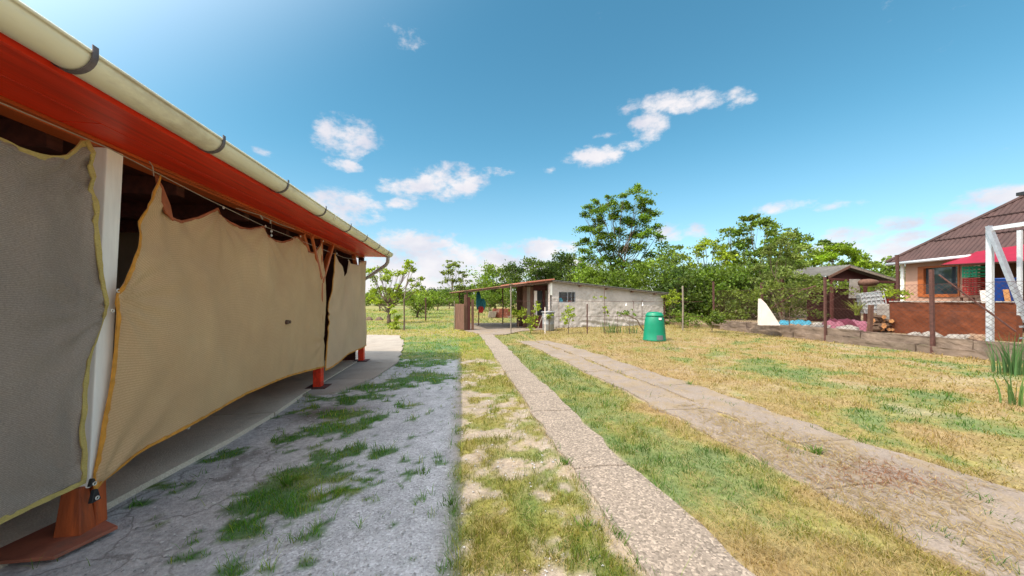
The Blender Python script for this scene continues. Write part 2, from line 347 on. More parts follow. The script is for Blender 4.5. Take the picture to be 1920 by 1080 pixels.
def npmesh(name, verts, faces, cols, m, parent=None, origin=None):
    """verts (N,3), faces (K,4) or (K,3), cols (N,3)"""
    me = bpy.data.meshes.new(name); o = bpy.data.objects.new(name, me); col.objects.link(o)
    off = np.zeros(3)
    if parent is not None:
        o.parent = parent; off = np.array(parent.location)
    elif origin is not None:
        off = np.array(origin); o.location = origin
    v = (verts-off).astype(np.float32); k = faces.shape[1]
    me.vertices.add(len(v)); me.vertices.foreach_set('co', v.ravel())
    me.loops.add(faces.size); me.loops.foreach_set('vertex_index', faces.ravel().astype(np.int32))
    me.polygons.add(len(faces)); me.polygons.foreach_set('loop_start', np.arange(0, faces.size, k, dtype=np.int32))
    me.update(calc_edges=True)
    if cols is not None:
        at_ = me.color_attributes.new(name='col', type='FLOAT_COLOR', domain='POINT')
        c4 = np.ones((len(v), 4), np.float32); c4[:, :3] = cols; at_.data.foreach_set('color', c4.ravel())
    me.materials.append(M[m] if isinstance(m, str) else m); return o

# numpy noise
def vnoise(x, y, seed=0):
    xi = np.floor(x).astype(np.int64); yi = np.floor(y).astype(np.int64); fx = x-xi; fy = y-yi
    fx = fx*fx*(3-2*fx); fy = fy*fy*(3-2*fy)
    def h(a, b):
        n = (a*374761393+b*668265263+seed*974711) & 0xffffffff
        n = ((n ^ (n >> 13))*1274126177) & 0xffffffff
        return ((n ^ (n >> 16)) & 0xffff)/65535.0
    return (h(xi, yi)*(1-fx)+h(xi+1, yi)*fx)*(1-fy)+(h(xi, yi+1)*(1-fx)+h(xi+1, yi+1)*fx)*fy
def fbm(x, y, sc, seed=0, o=4):
    s = np.zeros_like(x, dtype=float); a = .5; t = 0
    for k in range(o):
        s += a*vnoise(x*sc*2**k+17*k, y*sc*2**k-9*k, seed+k); t += a; a *= .55
    return s/t
def sstep(a, b, x):
    t = np.clip((x-a)/(b-a), 0, 1); return t*t*(3-2*t)

# ------------------------------------------------------------------ ground layout
PATH1 = [(-.5, 1.12, 1.66), (1.75, 1.03, 1.58), (3.0, .97, 1.50), (5, .93, 1.46), (8, .89, 1.42), (11, .86, 1.42), (14, .80, 1.36), (15.2, .76, 1.36)]
TRACKL = [(-.5, 2.85, 3.45), (2, 2.80, 3.42), (4, 2.72, 3.35), (6, 2.62, 3.22), (9, 2.45, 3.02), (11, 2.25, 2.8), (12.6, 2.05, 2.55)]
TRACKR = [(-.5, 3.52, 4.35), (2, 3.50, 4.25), (4, 3.42, 4.12), (6, 3.30, 3.98), (9, 3.10, 3.72), (11, 2.90, 3.45), (12.6, 2.65, 3.1)]
def lerp_edge(tab, y, k): return np.interp(y, [t[0] for t in tab], [t[k] for t in tab])
# green tufts among the gravel: px, py, rx, ry on the photo, turned into ground ellipses
PATCH = [(505,935,80,34),(565,895,65,28),(600,885,60,26),(465,985,62,26),(560,955,50,22),(345,1045,62,22),(440,1062,50,14),(600,935,42,18),(556,820,32,12),(620,805,66,18),
 (640,778,52,14),(690,790,40,12),(595,850,40,13),(560,772,25,8),(655,745,92,10),(725,724,92,10),(795,706,84,9),(790,682,76,9),(800,670,80,6),(250,945,30,8),(300,905,36,9),(405,860,42,10),(445,843,30,9),(520,778,22,6),(215,958,14,5),
 (790,884,16,7),(850,858,18,6),(716,880,16,6),(775,852,14,4),(845,942,17,9),(768,912,14,5),(852,1000,14,10),(856,960,10,30),(590,1062,22,14),(565,1010,26,10),(866,1060,14,24),(630,975,20,8),(700,850,30,8),(760,760,30,6),(640,850,30,12),(670,905,22,8),(650,880,25,8)]
PATCH_LIT = [(935,1020,75,70),(905,965,40,50),(930,905,52,22),(905,830,32,12),(915,785,36,12),(1085,862,24,14),(1055,925,36,16),(985,742,32,16),(935,722,55,22),(900,692,40,14),(1010,985,60,40),(990,940,50,20),(1080,1000,60,30),(1140,1060,60,30),(1100,985,24,12),(1000,800,26,10),(960,765,40,8)]
def patch_field(x, y, lst):
    wx = (fbm(x, y, 2.4, 140, 5)-.5)*.55+(fbm(x, y, 11, 141, 3)-.5)*.16; wy = (fbm(x, y, 2.4, 150, 5)-.5)*.7+(fbm(x, y, 11, 151, 3)-.5)*.2
    k_ = np.clip((x*SN+y*CS)/4, .5, 2.2); x = x+wx*k_; y = y+wy*k_
    u = x*CS-y*SN; v = x*SN+y*CS; f = np.zeros_like(x)
    for (px, py, rx, ry) in lst:
        vc = F*H/(py-HOR); uc = (px-960)/F*vc; ru = rx*vc/F; rv = ry*vc*vc/(F*H)
        f = np.maximum(f, 1-((u-uc)/ru)**2-((v-vc)/rv)**2)
    return f
def inside(x, y):
    """masks: 1 where hard surface"""
    j = (fbm(x, y, 3, 40, 3)-.5)*.14
    p1 = sstep(-.02, .02, np.minimum(x-lerp_edge(PATH1, y, 1)+j, lerp_edge(PATH1, y, 2)-x+j))*(y < 15.3)
    t1 = sstep(-.02, .02, np.minimum(x-lerp_edge(TRACKL, y, 1)+j, lerp_edge(TRACKL, y, 2)-x+j))*(y < 12.6)
    t2 = sstep(-.02, .02, np.minimum(x-lerp_edge(TRACKR, y, 1)+j, lerp_edge(TRACKR, y, 2)-x+j))*(y < 12.6)
    return p1, t1, t2
def edge_dist(x, y):
    ds = [np.abs(x-lerp_edge(t, y, k)) for t in (PATH1, TRACKL, TRACKR) for k in (1, 2)]
    return np.min(ds, axis=0)
APRON = [(-2.45,5.9),(-1.98,6.0),(-1.62,6.9),(-1.5,8.5),(-1.65,9.7),(-1.8,11),(-2.1,13),(-2.6,15.2),(-3.6,15.6),(-7,15.6),(-7,9.5),(-2.45,9.5)]
PATIO = [(.15,17.2),(1.0,15.0),(1.9,15.0),(2.9,16.6),(4.9,17.6),(4.7,22.5),(-.3,22.5),(.1,19)]
def in_poly(x, y, poly):
    c = np.zeros(x.shape, bool); n = len(poly)
    for i in range(n):
        x1, y1 = poly[i]; x2, y2 = poly[(i+1) % n]
        if y1 == y2: continue
        c ^= ((y1 > y) != (y2 > y)) & (x < (x2-x1)*(y-y1)/(y2-y1)+x1)
    return c
def fields(x, y):
    """returns (grass cover, dryness, gravel)"""
    n1_ = fbm(x, y, 1.1, 3); n2_ = fbm(x, y, 4.5, 9); n3_ = fbm(x, y, .45, 21)
    g = np.zeros_like(x); d = np.zeros_like(x); gr = np.zeros_like(x)
    # gravel yard
    yard = sstep(-.1, .1, (.95-x))*sstep(0, .3, 9.2+(n1_-.5)*2.6-y)
    pf = np.maximum(patch_field(x, y, PATCH), 0)
    gy = sstep(.10, .55, pf+(fbm(x, y, 8, 19, 4)-.5)*1.9*(pf > .0)) + .9*sstep(.66, .76, fbm(x, y, 9, 55, 4))
    pl = np.maximum(patch_field(x, y, PATCH_LIT), 0)
    gl = sstep(.1, .6, pl+(fbm(x, y, 8, 29, 4)-.5)*1.9*(pl > 0)); gl = np.maximum(gl, .9*sstep(.42, .60, fbm(x, y, 5, 39, 4))*sstep(0,1,y))
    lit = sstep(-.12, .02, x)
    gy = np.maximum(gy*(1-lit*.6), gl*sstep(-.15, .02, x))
    far = 1-sstep(0, .3, 9.2+(n1_-.5)*2.6-y)
    lawn_l = sstep(.35, .6, far)
    # between the tracks
    mid = sstep(-.05, .05, x-lerp_edge(PATH1, y, 2))*sstep(-.05, .05, lerp_edge(TRACKL, y, 1)-x)
    right = sstep(-.1, .1, x-lerp_edge(TRACKR, y, 2))
    seam = sstep(-.03, .0, x-lerp_edge(TRACKL, y, 2))*sstep(-.03, .0, lerp_edge(TRACKR, y, 1)-x)
    g = np.where(x < .95, np.maximum(gy*yard, lawn_l), g)
    g = np.maximum(g, mid*(.75+.25*n2_)); g = np.maximum(g, right*(.85-.35*sstep(.55, .75, fbm(x, y, 1.3, 301, 5)))); g = np.maximum(g, seam*.8)
    beyond = sstep(12, 13.5, y+(n1_-.5)*1.5); g = np.maximum(g, beyond*.85)
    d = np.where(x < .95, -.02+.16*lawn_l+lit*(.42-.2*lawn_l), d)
    d = np.where(mid > .5, .16+.6*sstep(.5, .75, n1_+.16*sstep(4, 1.5, y)-.04)+.12*sstep(.0, .25, x-lerp_edge(TRACKL, y, 1)+.35), d)
    dr = .80-.72*sstep(.50, .66, n1_*.5+n3_*.35+.15*n2_+(fbm(x, y, 2.3, 77)-.5)*.45)
    d = np.where(right > .5, dr, d)
    d = np.where(beyond > .5, np.where(x > 1.5+.1*y, .62, .24+.4*sstep(.5, .7, n3_)), d)
    d = np.where(seam > .5, .7, d)
    d = np.clip(d+(n2_-.5)*.5+(fbm(x, y, 1.9, 88, 5)-.5)*.55, 0, 1)
    gr = np.clip(1-g, 0, 1)*(x < 1.0)*(y < 13)
    # straw covering the worn middle of the track
    return g, d, gr
GREEN = np.array((.046, .135, .010)); YEL = np.array((.22, .205, .028)); STRAW = np.array((.33, .215, .08)); PALE = np.array((.46, .36, .19))
def gcolor(d, y, x):
    d = d[:, None]; c = np.where(d < .4, GREEN+(YEL-GREEN)*(d/.4), YEL+(STRAW-YEL)*((d-.4)/.6))
    return c

# ground sheet
def axis(parts): return np.unique(np.concatenate(parts))
gx = axis([-np.geomspace(3.2, 900, 40), np.arange(-3.2, 5, .05), np.arange(5, 14, .1), np.geomspace(14, 1200, 46)])
gy_ = axis([-np.geomspace(.5, 200, 16), np.arange(-.5, 9, .05), np.arange(9, 21, .1), np.geomspace(21, 1500, 70)])
X, Y = np.meshgrid(gx, gy_); xf = X.ravel(); yf = Y.ravel()
g, d, gr = fields(xf, yf)
gcol = gcolor(d, yf, xf)
pebble = np.array((.45, .44, .445)); dirt = np.array((.37, .285, .205)); crust = np.array((.45, .425, .41))  # pebble and crust lifted and cooled: the shade's bluish fill put into colour
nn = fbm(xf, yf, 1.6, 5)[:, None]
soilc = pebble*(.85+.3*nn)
lefty = sstep(-.9, -1.8, xf+(fbm(xf, yf, 1.5, 8)-.5)*1.2)[:, None]
soilc = soilc*(1-lefty)+crust*lefty*(.85+.3*nn)
mud = (np.exp(-((xf+1.75)**2/.25+(yf-5.0)**2/.12))*(.4+fbm(xf, yf, 5, 2)))[:, None]; mud = np.clip(mud, 0, .8)
soilc = soilc*(1-mud)+np.array((.12, .09, .07))*mud
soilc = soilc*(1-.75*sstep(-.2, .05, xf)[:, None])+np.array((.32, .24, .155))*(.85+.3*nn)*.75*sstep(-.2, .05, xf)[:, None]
litd = (sstep(.25, .6, xf)*sstep(.45, .6, fbm(xf, yf, 2, 31)))[:, None]*.6
soilc = soilc*(1-litd)+dirt*litd
soilc = np.where((xf > 1.0)[:, None], dirt*(.9+.3*nn), soilc)
gmix = np.clip(g*.85, 0, 1)[:, None]
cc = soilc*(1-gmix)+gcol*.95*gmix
gr = gr*(1-lefty[:, 0]*.85)*(1-.55*sstep(-.2, .05, xf))
# red-brown clippings on the track edge and bare spots
for (px, py, r_, cl_) in ((1660,895,.32,(.24,.085,.04)),(1040,645,.8,(.30,.22,.15)),(1560,820,.25,(.26,.13,.07)),(1200,640,.5,(.26,.17,.11)),(1250,652,.4,(.26,.17,.11))):
    p = G(px, py); w = np.exp(-(((xf-p.x)/r_)**2+((yf-p.y)/(r_*.8))**2))[:, None]*.75; cc = cc*(1-w)+np.array(cl_)*w
ny, nx = X.shape
idx = np.arange(nx*ny).reshape(ny, nx)
faces = np.stack([idx[:-1,:-1].ravel(), idx[:-1,1:].ravel(), idx[1:,1:].ravel(), idx[1:,:-1].ravel()], 1)
zz = (fbm(xf, yf, 2.2, 60)-.5)*.02*(yf < 20)*(g*.6+.25)
zz -= .012
verts = np.stack([xf, yf, zz], 1)
def ground_mat():
    m, nt, b = nodes_of('ground_surface')
    a = add(nt, 'ShaderNodeAttribute', attribute_name='col'); ga = add(nt, 'ShaderNodeAttribute', attribute_name='gravel')
    t = add(nt, 'ShaderNodeTexCoord')
    vo = add(nt, 'ShaderNodeTexVoronoi'); vo.inputs['Scale'].default_value = 80; nt.links.new(t.outputs['Object'], vo.inputs[0])
    sp = add(nt, 'ShaderNodeSeparateColor'); nt.links.new(vo.outputs['Color'], sp.inputs[0])
    pc = ramp(nt, sp.outputs[0], [(0, (.68, .66, .65)), (.3, (.92, .91, .90)), (.75, (1.04, 1.03, 1.02)), (1, (1.3, 1.3, 1.3))])
    fn = ramp(nt, noise(nt, 26, 8, .75), [(.3, (.55, .55, .55)), (.7, (1.4, 1.4, 1.4))])
    f2 = ramp(nt, noise(nt, 5, 6, .7), [(.3, (.78, .78, .78)), (.7, (1.2, 1.2, 1.2))])
    dist = mixc(nt, ga.outputs['Fac'], fn, pc)
    c = mixc(nt, 1.0, mixc(nt, 1.0, a.outputs['Color'], dist, 'MULTIPLY'), f2, 'MULTIPLY')
    nt.links.new(c, b.inputs['Base Color']); b.inputs['Roughness'].default_value = .95; b.inputs['Specular IOR Level'].default_value = .15
    ck = add(nt, 'ShaderNodeAttribute', attribute_name='crust')
    wv = add(nt, 'ShaderNodeTexNoise'); wv.inputs['Scale'].default_value = 3; wv.inputs['Detail'].default_value = 8; nt.links.new(t.outputs['Object'], wv.inputs[0])
    wa = add(nt, 'ShaderNodeVectorMath', operation='MULTIPLY_ADD'); nt.links.new(wv.outputs['Color'], wa.inputs[0]); wa.inputs[1].default_value = (.5, .5, 0); nt.links.new(t.outputs['Object'], wa.inputs[2])
    ve = add(nt, 'ShaderNodeTexVoronoi', feature='DISTANCE_TO_EDGE'); ve.inputs['Scale'].default_value = 1.7; nt.links.new(wa.outputs[0], ve.inputs[0])
    cf = add(nt, 'ShaderNodeMapRange'); nt.links.new(ve.outputs['Distance'], cf.inputs[0]); cf.inputs[1].default_value = .004; cf.inputs[2].default_value = .022; cf.inputs[3].default_value = .5; cf.inputs[4].default_value = 0
    nt.links.new(mixc(nt, mmath(nt, 'MULTIPLY', cf.outputs[0], ck.outputs['Fac']), c, (.09, .075, .06)), b.inputs['Base Color'])
    h = mmath(nt, 'ADD', noise(nt, 40, 7, .75), mmath(nt, 'MULTIPLY', vo.outputs['Distance'], -1.2))
    bump(nt, b, h, .5, .008); return m
M['ground'] = ground_mat()
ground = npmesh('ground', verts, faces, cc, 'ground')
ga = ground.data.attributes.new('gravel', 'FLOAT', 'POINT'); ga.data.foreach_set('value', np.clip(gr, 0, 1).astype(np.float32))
gc_ = ground.data.attributes.new('crust', 'FLOAT', 'POINT'); gc_.data.foreach_set('value', (lefty[:, 0]*(yf < 6.5)*(1-np.clip(g, 0, 1))).astype(np.float32))
ground.data.polygons.foreach_set('use_smooth', [True]*len(ground.data.polygons))
tag(ground, kind='structure')

# concrete tracks: irregular edged sheets with real thickness
def strip(name, tab, m, y0, y1, step=.06, joints=(), z=.014, holes=None):
    ys = np.unique(np.concatenate([np.arange(y0, y1, step)]+[np.array([j-.014, j, j+.014]) for j in joints])); n = 9
    mb = MB(); L_ = lerp_edge(tab, ys, 1); R_ = lerp_edge(tab, ys, 2)
    amp_ = .13 if name == 'concrete_path' else .30; e1 = (fbm(ys*0+1, ys, 2.2, 70, 5)-.5)*amp_; e2 = (fbm(ys*0+9, ys, 2.2, 71, 5)-.5)*amp_
    for i, yv in enumerate(ys):
        jz = -.05 if any(abs(yv-j) < .002 for j in joints) else 0
        for k in range(n):
            t = k/(n-1); xx = (L_[i]+e1[i])*(1-t)+(R_[i]+e2[i])*t
            zz_ = z+jz+.004*math.sin(yv*1.3+k)
            if k in (0, n-1): zz_ = -.012
            mb.v.append((xx if k not in (0, n-1) else xx, yv, zz_))
    for i in range(len(ys)-1):
        for k in range(n-1):
            a = i*n+k; mb.f.append((a, a+1, a+n+1, a+n))
    # pull the first inner columns to the edge so that the side is a small step
    for i in range(len(ys)):
        for k, s_ in ((1, 0), (n-2, n-1)):
            x0, y0_, z0 = mb.v[i*n+s_]; xk, yk, zk = mb.v[i*n+k]; mb.v[i*n+k] = (x0+(xk-x0)*.06, yk, zk-.003)
    o = mb.build(name, m); return tag(o, kind='structure')
strip('concrete_path', PATH1, 'aggregate', -.4, 15.2, joints=(3.0, 4.6, 5.52, 7.3, 9.2, 11, 13))
strip('concrete_track_inner', TRACKL, 'track', -.4, 12.5, joints=(2.4, 4.4, 7, 9.5))
strip('concrete_track_outer', TRACKR, 'track', -.4, 12.5, joints=(1.6, 3.2, 5.7, 8.1, 10.5))
def slab(name, poly, m, z0, z1):
    mb = MB(); n = len(poly)
    mb.v = [(x, y, z0) for x, y in poly]+[(x, y, z1) for x, y in poly]
    mb.f = [tuple(range(n-1, -1, -1)), tuple(range(n, 2*n))]+[(i, (i+1) % n, (i+1) % n+n, i+n) for i in range(n)]
    return tag(mb.build(name, m), kind='structure')
def rough_poly(poly, step=.15, amp=.05, seed=0):
    out = []; n = len(poly)
    for i in range(n):
        a = Vector(poly[i]); b = Vector(poly[(i+1) % n]); k = max(1, int((b-a).length/step))
        for j in range(k):
            p = a+(b-a)*(j/k); q = float(fbm(np.array([p.x]), np.array([p.y]), 3, 90+seed)[0]-.5)*amp*2
            r_ = float(fbm(np.array([p.x]), np.array([p.y]), 3, 190+seed)[0]-.5)*amp*2
            out.append((p.x+q, p.y+r_))
    return out
# apron in slabs with narrow joints
slab('porch_floor', [(-6.5,-5),(-2.62,-5),(-2.62,1.6),(-2.5,3.2),(-2.42,4.1),(-2.40,4.95),(-6.5,4.95)], 'concrete', -.1, .035)
slab('porch_floor', [(-6.5,4.98),(-2.40,4.98),(-2.45,5.88),(-2.46,9.3),(-6.5,9.3)], 'concrete', -.1, .033)
slab('paved_apron', rough_poly([(-2.455,5.9),(-2.0,6.0),(-1.66,6.95),(-2.455,6.95)], amp=.03), 'apron', -.1, .02)
slab('paved_apron', rough_poly([(-2.455,6.98),(-1.65,6.98),(-1.5,8.6),(-2.455,8.6)], amp=.015), 'apron', -.1, .018)
slab('paved_apron', rough_poly([(-7,9.33),(-2.455,9.33),(-2.455,8.63),(-1.5,8.63),(-1.6,9.7),(-1.78,11),(-2.05,13),(-2.55,15.2),(-3.6,15.6),(-7,15.6)], amp=.10, step=.2), 'apron', -.1, .016)
slab('patio', rough_poly(PATIO, amp=.12, step=.25), 'track', -.1, .018)
# raised ground beyond the fence plinth
slab('terrace_ground', [(13.22,-3),(60,-3),(60,60),(11.9,60),(12.6,20),(13.22,17)], 'soil', -.1, .15)

# ------------------------------------------------------------------ grass blades
def blades(name, x, y, h, w, cols, z=0.0, lean=.6, label=None):
    n = len(x); a = rng.uniform(0, 2*math.pi, n); b = rng.uniform(0, 2*math.pi, n)
    ln = rng.uniform(.1, lean, n)*h; dx = np.cos(a)*w/2; dy = np.sin(a)*w/2; lx = np.cos(b)*ln; ly = np.sin(b)*ln
    z0 = np.full(n, z-.012) if np.isscalar(z) else z
    P = np.zeros((n, 5, 3))
    P[:,0] = np.stack([x-dx, y-dy, z0], 1); P[:,1] = np.stack([x+dx, y+dy, z0], 1)
    P[:,2] = np.stack([x+dx*.7+lx*.4, y+dy*.7+ly*.4, z0+h*.6], 1); P[:,3] = np.stack([x-dx*.7+lx*.4, y-dy*.7+ly*.4, z0+h*.6], 1)
    P[:,4] = np.stack([x+lx, y+ly, z0+h], 1)
    i = np.arange(n)[:, None]*5
    me_f = np.concatenate([i+np.array([[0,1,2]]), i+np.array([[0,2,3]]), i+np.array([[3,2,4]])], 0)
    cl = np.repeat(cols, 5, 0).reshape(n, 5, 3).copy(); cl[:, :2] *= .8
    return npmesh(name, P.reshape(-1, 3), me_f, cl.reshape(-1, 3), 'grass')
def scatter(n, rmin, rmax, a0, a1):
    r = np.exp(rng.uniform(math.log(rmin), math.log(rmax), n)); a = rng.uniform(R(a0), R(a1), n)+YAW
    return r*np.sin(a), r*np.cos(a), r
NB = 420000
bx_, by_, br = scatter(NB, 1.5, 60, -66, 70)
g_, d_, _ = fields(bx_, by_)
p1, t1, t2 = inside(bx_, by_)
hard = np.maximum(np.maximum(p1, t1), t2)
strawy = ((t1+t2) > .5)*sstep(.50, .60, fbm(bx_, by_, 1.7, 33)+.16*sstep(3.6, 1.8, np.abs(by_-2.6)+1.5))
hard = hard*(1-sstep(.05, .0, edge_dist(bx_, by_))*sstep(.42, .6, fbm(bx_, by_, 6, 44, 3)))
tuft = ((t1+t2) > .5)*sstep(.50, .58, fbm(bx_, by_, 2.4, 207, 5))*sstep(7, 4, by_)*.75; hard = hard*(1-tuft)
prob = np.maximum(np.maximum(g_, tuft), .7*(edge_dist(bx_, by_) < .05)*(by_ < 12.4))*(1-hard)
prob[in_poly(bx_, by_, APRON) | in_poly(bx_, by_, PATIO)] = 0
prob[(bx_ < -2.4) & (by_ < 9.4)] = 0
prob[(bx_ > 13.0) & (by_ > -3)] = 0
prob[(bx_ > 4.7) & (by_ > 18.1+(bx_-4.75)*.19) & (bx_ < 12.2) & (by_ < 24)] = 0
prob = prob*(.4+.6*sstep(.3, .6, fbm(bx_, by_, 9, 66, 3)))
keep = rng.uniform(0, 1, NB) < prob
bx_, by_, br, d_ = bx_[keep], by_[keep], br[keep], d_[keep]
n = len(bx_)
dd = np.clip(d_+rng.normal(0, .16, n), 0, 1)
cols = gcolor(dd, by_, bx_)*rng.uniform(.6, 1.4, n)[:, None]*(.78+.5*fbm(bx_, by_, .9, 404, 5))[:, None]
lush_shaded = (bx_ < .0) & (by_ < 9)
cols[lush_shaded] *= 1.8  # greener grass, its colour also lifted to brighten the porch's shade
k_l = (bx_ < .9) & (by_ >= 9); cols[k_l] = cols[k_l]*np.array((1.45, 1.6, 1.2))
hh = rng.uniform(.018, .045, n)*np.where(lush_shaded, 1.15, 1)*(1+.012*br); ww = np.maximum(.0032, br*.0011)*rng.uniform(.7, 1.4, n)
hh = hh*(.55+1.5*sstep(.35, .75, fbm(bx_, by_, 5, 91, 4))); stalk = rng.uniform(0, 1, n) < .006; hh = np.where(stalk & (bx_ > .9), hh*2.6, hh)
tag(blades('lawn_grass', bx_, by_, hh, ww, cols, z=0.0, lean=1.3), kind='stuff', label='short green and yellow lawn grass covering the yard', cat='grass')
# dry cuttings lying flat
nS = 150000
sx_, sy_, sr = scatter(nS, 1.6, 22, -10, 70)
g2, d2_, _ = fields(sx_, sy_); q1, q2, q3 = inside(sx_, sy_)
tr = np.maximum(q2, q3)
pr = np.where(tr > .5, np.clip(1.3*sstep(.30, .62, fbm(sx_, sy_, 2.2, 33, 5)*.55+.5*np.exp(-((sy_-3.0)/1.05)**2-((sx_-3.25)/.5)**2))+.08, 0, 1), d2_*.55*(sx_ > .9)*(1-q1)+.15*d2_*(sx_ > 0)*(1-q1))
pr[(sx_ > 13.0)] = 0
k = rng.uniform(0, 1, nS) < pr; sx_, sy_, sr = sx_[k], sy_[k], sr[k]; n = len(sx_)
ang = rng.uniform(0, math.pi, n); ln = rng.uniform(.02, .07, n)*(1+.05*sr); wd = np.maximum(.0022, sr*.0008)
zb = .012+rng.uniform(0, .022, n); P = np.zeros((n, 4, 3)); ca, sa = np.cos(ang), np.sin(ang)
for q, (s1, s2) in enumerate(((-1,-1),(1,-1),(1,1),(-1,1))):
    P[:, q] = np.stack([sx_+ca*ln/2*s1-sa*wd/2*s2, sy_+sa*ln/2*s1+ca*wd/2*s2, zb+s1*.004], 1)
sc = (STRAW+(PALE-STRAW)*rng.uniform(0, 1, n)[:, None])*rng.uniform(.6, 1.1, n)[:, None]
p = G(1660, 893); wr = np.exp(-(((sx_-p.x)/.42)**2+((sy_-p.y)/.22)**2))*1.2 > rng.uniform(0, 1, n); sc[wr] = np.array((.23, .105, .05))*rng.uniform(.7, 1.4, (int(wr.sum()), 1))
tag(npmesh('dry_grass_cuttings', P.reshape(-1, 3), np.arange(n*4).reshape(n, 4), np.repeat(sc, 4, 0), 'grass'), kind='stuff', label='dry straw cuttings scattered over lawn and track', cat='straw')
# loose pebbles on the gravel
nP = 9000
px_, py_, pr_ = scatter(nP, 1.6, 9, -60, 30)
gq, dq, grq = fields(px_, py_); a1_, a2_, a3_ = inside(px_, py_)
k = (rng.uniform(0, 1, nP) < grq*.9) & (px_ > -2.3) & (px_ < .9); px_, py_, pr_ = px_[k], py_[k], pr_[k]; n = len(px_)
oct_ = np.array([(1,0,0),(0,1,0),(-1,0,0),(0,-1,0),(0,0,.8)]); sz = np.minimum(.0022+.004*rng.exponential(.55, n)**1.2, .009)*(1+.14*pr_)
P = np.stack([px_, py_, np.full(n, -.004)], 1)[:, None, :]+oct_[None]*sz[:, None, None]*rng.uniform(.6, 1.3, (n, 5, 1))
i = np.arange(n)[:, None]*5
Fp = np.concatenate([i+np.array([[0,1,4]]), i+np.array([[1,2,4]]), i+np.array([[2,3,4]]), i+np.array([[3,0,4]])], 0)
pc = np.array((.48, .46, .44))*rng.uniform(.45, 1.15, n)[:, None]
M['pebble'] = foliage_mat('pebble_stone', 0.0, .9)
tag(npmesh('loose_pebbles', P.reshape(-1, 3), Fp, np.repeat(pc, 5, 0), 'pebble'), kind='stuff', label='small loose grey pebbles on the gravel yard', cat='gravel')

# ------------------------------------------------------------------ porch building on the left
ROOF_END = 9.12
house = empty('porch_building', (-2.4, 2.7, 0), 'long porch with red soffit, cream gutter and posts at the left', 'porch')
Y0 = -4.5
# soffit boards
for (xa, xb) in ((-2.14, -1.86), (-2.40, -2.148)):
    o_ = 0 if xa > -2.2 else 1.3
    cuts = [Y0, 1.15+o_, 4.4+o_*.8, 6.9+o_*.5, ROOF_END]
    for ya_, yb_ in zip(cuts[:-1], cuts[1:]):
        w_ = random.uniform(-.0015, .0015); MB().box(xa, xb, ya_+.003, yb_-.003, 2.56+w_, 2.58+w_).build('soffit_board', 'red', house, bevel=.003)
MB().box(-1.872, -1.85, Y0, ROOF_END, 2.552, 2.70).build('fascia', 'red', house, bevel=.002)
b = MB(); b.box(-2.52, -2.385, Y0, ROOF_END, 2.52, 2.66); b.build('eaves_beam', 'beam', house, bevel=.006)
MB().box(-2.384, -2.355, Y0, ROOF_END, 2.535, 2.558).build('trim_batten', 'beam', house, bevel=.003)
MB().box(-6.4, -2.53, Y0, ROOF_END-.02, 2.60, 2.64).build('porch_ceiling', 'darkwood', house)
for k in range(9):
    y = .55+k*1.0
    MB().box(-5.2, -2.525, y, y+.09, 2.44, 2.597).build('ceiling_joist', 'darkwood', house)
# roof slopes
zr = lambda x: 2.68+(-1.83-x)*.42
b = MB(); b.hexa([(-5.6,Y0,zr(-5.6)),(-1.83,Y0,zr(-1.83)),(-1.83,ROOF_END+.03,zr(-1.83)),(-5.6,ROOF_END+.03,zr(-5.6)),(-5.6,Y0,zr(-5.6)+.05),(-1.80,Y0,zr(-1.83)+.05),(-1.80,ROOF_END+.03,zr(-1.83)+.05),(-5.6,ROOF_END+.03,zr(-5.6)+.05)])
b.build('roof', 'rooftile', house)
b = MB(); b.hexa([(-9.4,Y0,2.68),(-5.6,Y0,zr(-5.6)),(-5.6,ROOF_END+.03,zr(-5.6)),(-9.4,ROOF_END+.03,2.68),(-9.4,Y0,2.73),(-5.61,Y0,zr(-5.6)+.05),(-5.61,ROOF_END+.03,zr(-5.6)+.05),(-9.4,ROOF_END+.03,2.73)])
b.build('roof', 'rooftile', house)
b = MB(); b.v = [(-5.6,ROOF_END-.03,zr(-5.6)-.01),(-2.5,ROOF_END-.03,2.66),(-9,ROOF_END-.03,2.66),(-5.6,ROOF_END-.06,zr(-5.6)-.01),(-2.5,ROOF_END-.06,2.66),(-9,ROOF_END-.06,2.66)]
b.f = [(0,2,1),(3,4,5),(0,1,4,3),(1,2,5,4),(2,0,3,5)]; b.build('gable_board', 'redwood', house)
# end wall and inner wall
MB().box(-5.0, -2.56, 9.02, 9.08, .03, 2.598).build('end_wall', 'redwood', house)
MB().box(-5.2, -5.0, Y0, 9.0, .03, 2.598).build('inner_wall', 'wall_in', house)
w = MB().box(-5.0, -4.96, 4.72, 5.50, .58, 1.10).build('window', 'curtain', house)
b = MB()
for (y0, y1, z0, z1) in ((4.66,4.72,.52,1.16),(5.50,5.56,.52,1.16),(4.72,5.50,.52,.58),(4.72,5.50,1.10,1.16),(5.08,5.14,.58,1.10)): b.box(-5.02, -4.945, y0, y1, z0, z1)
fr = b.build('window_frame', 'winframe', w)
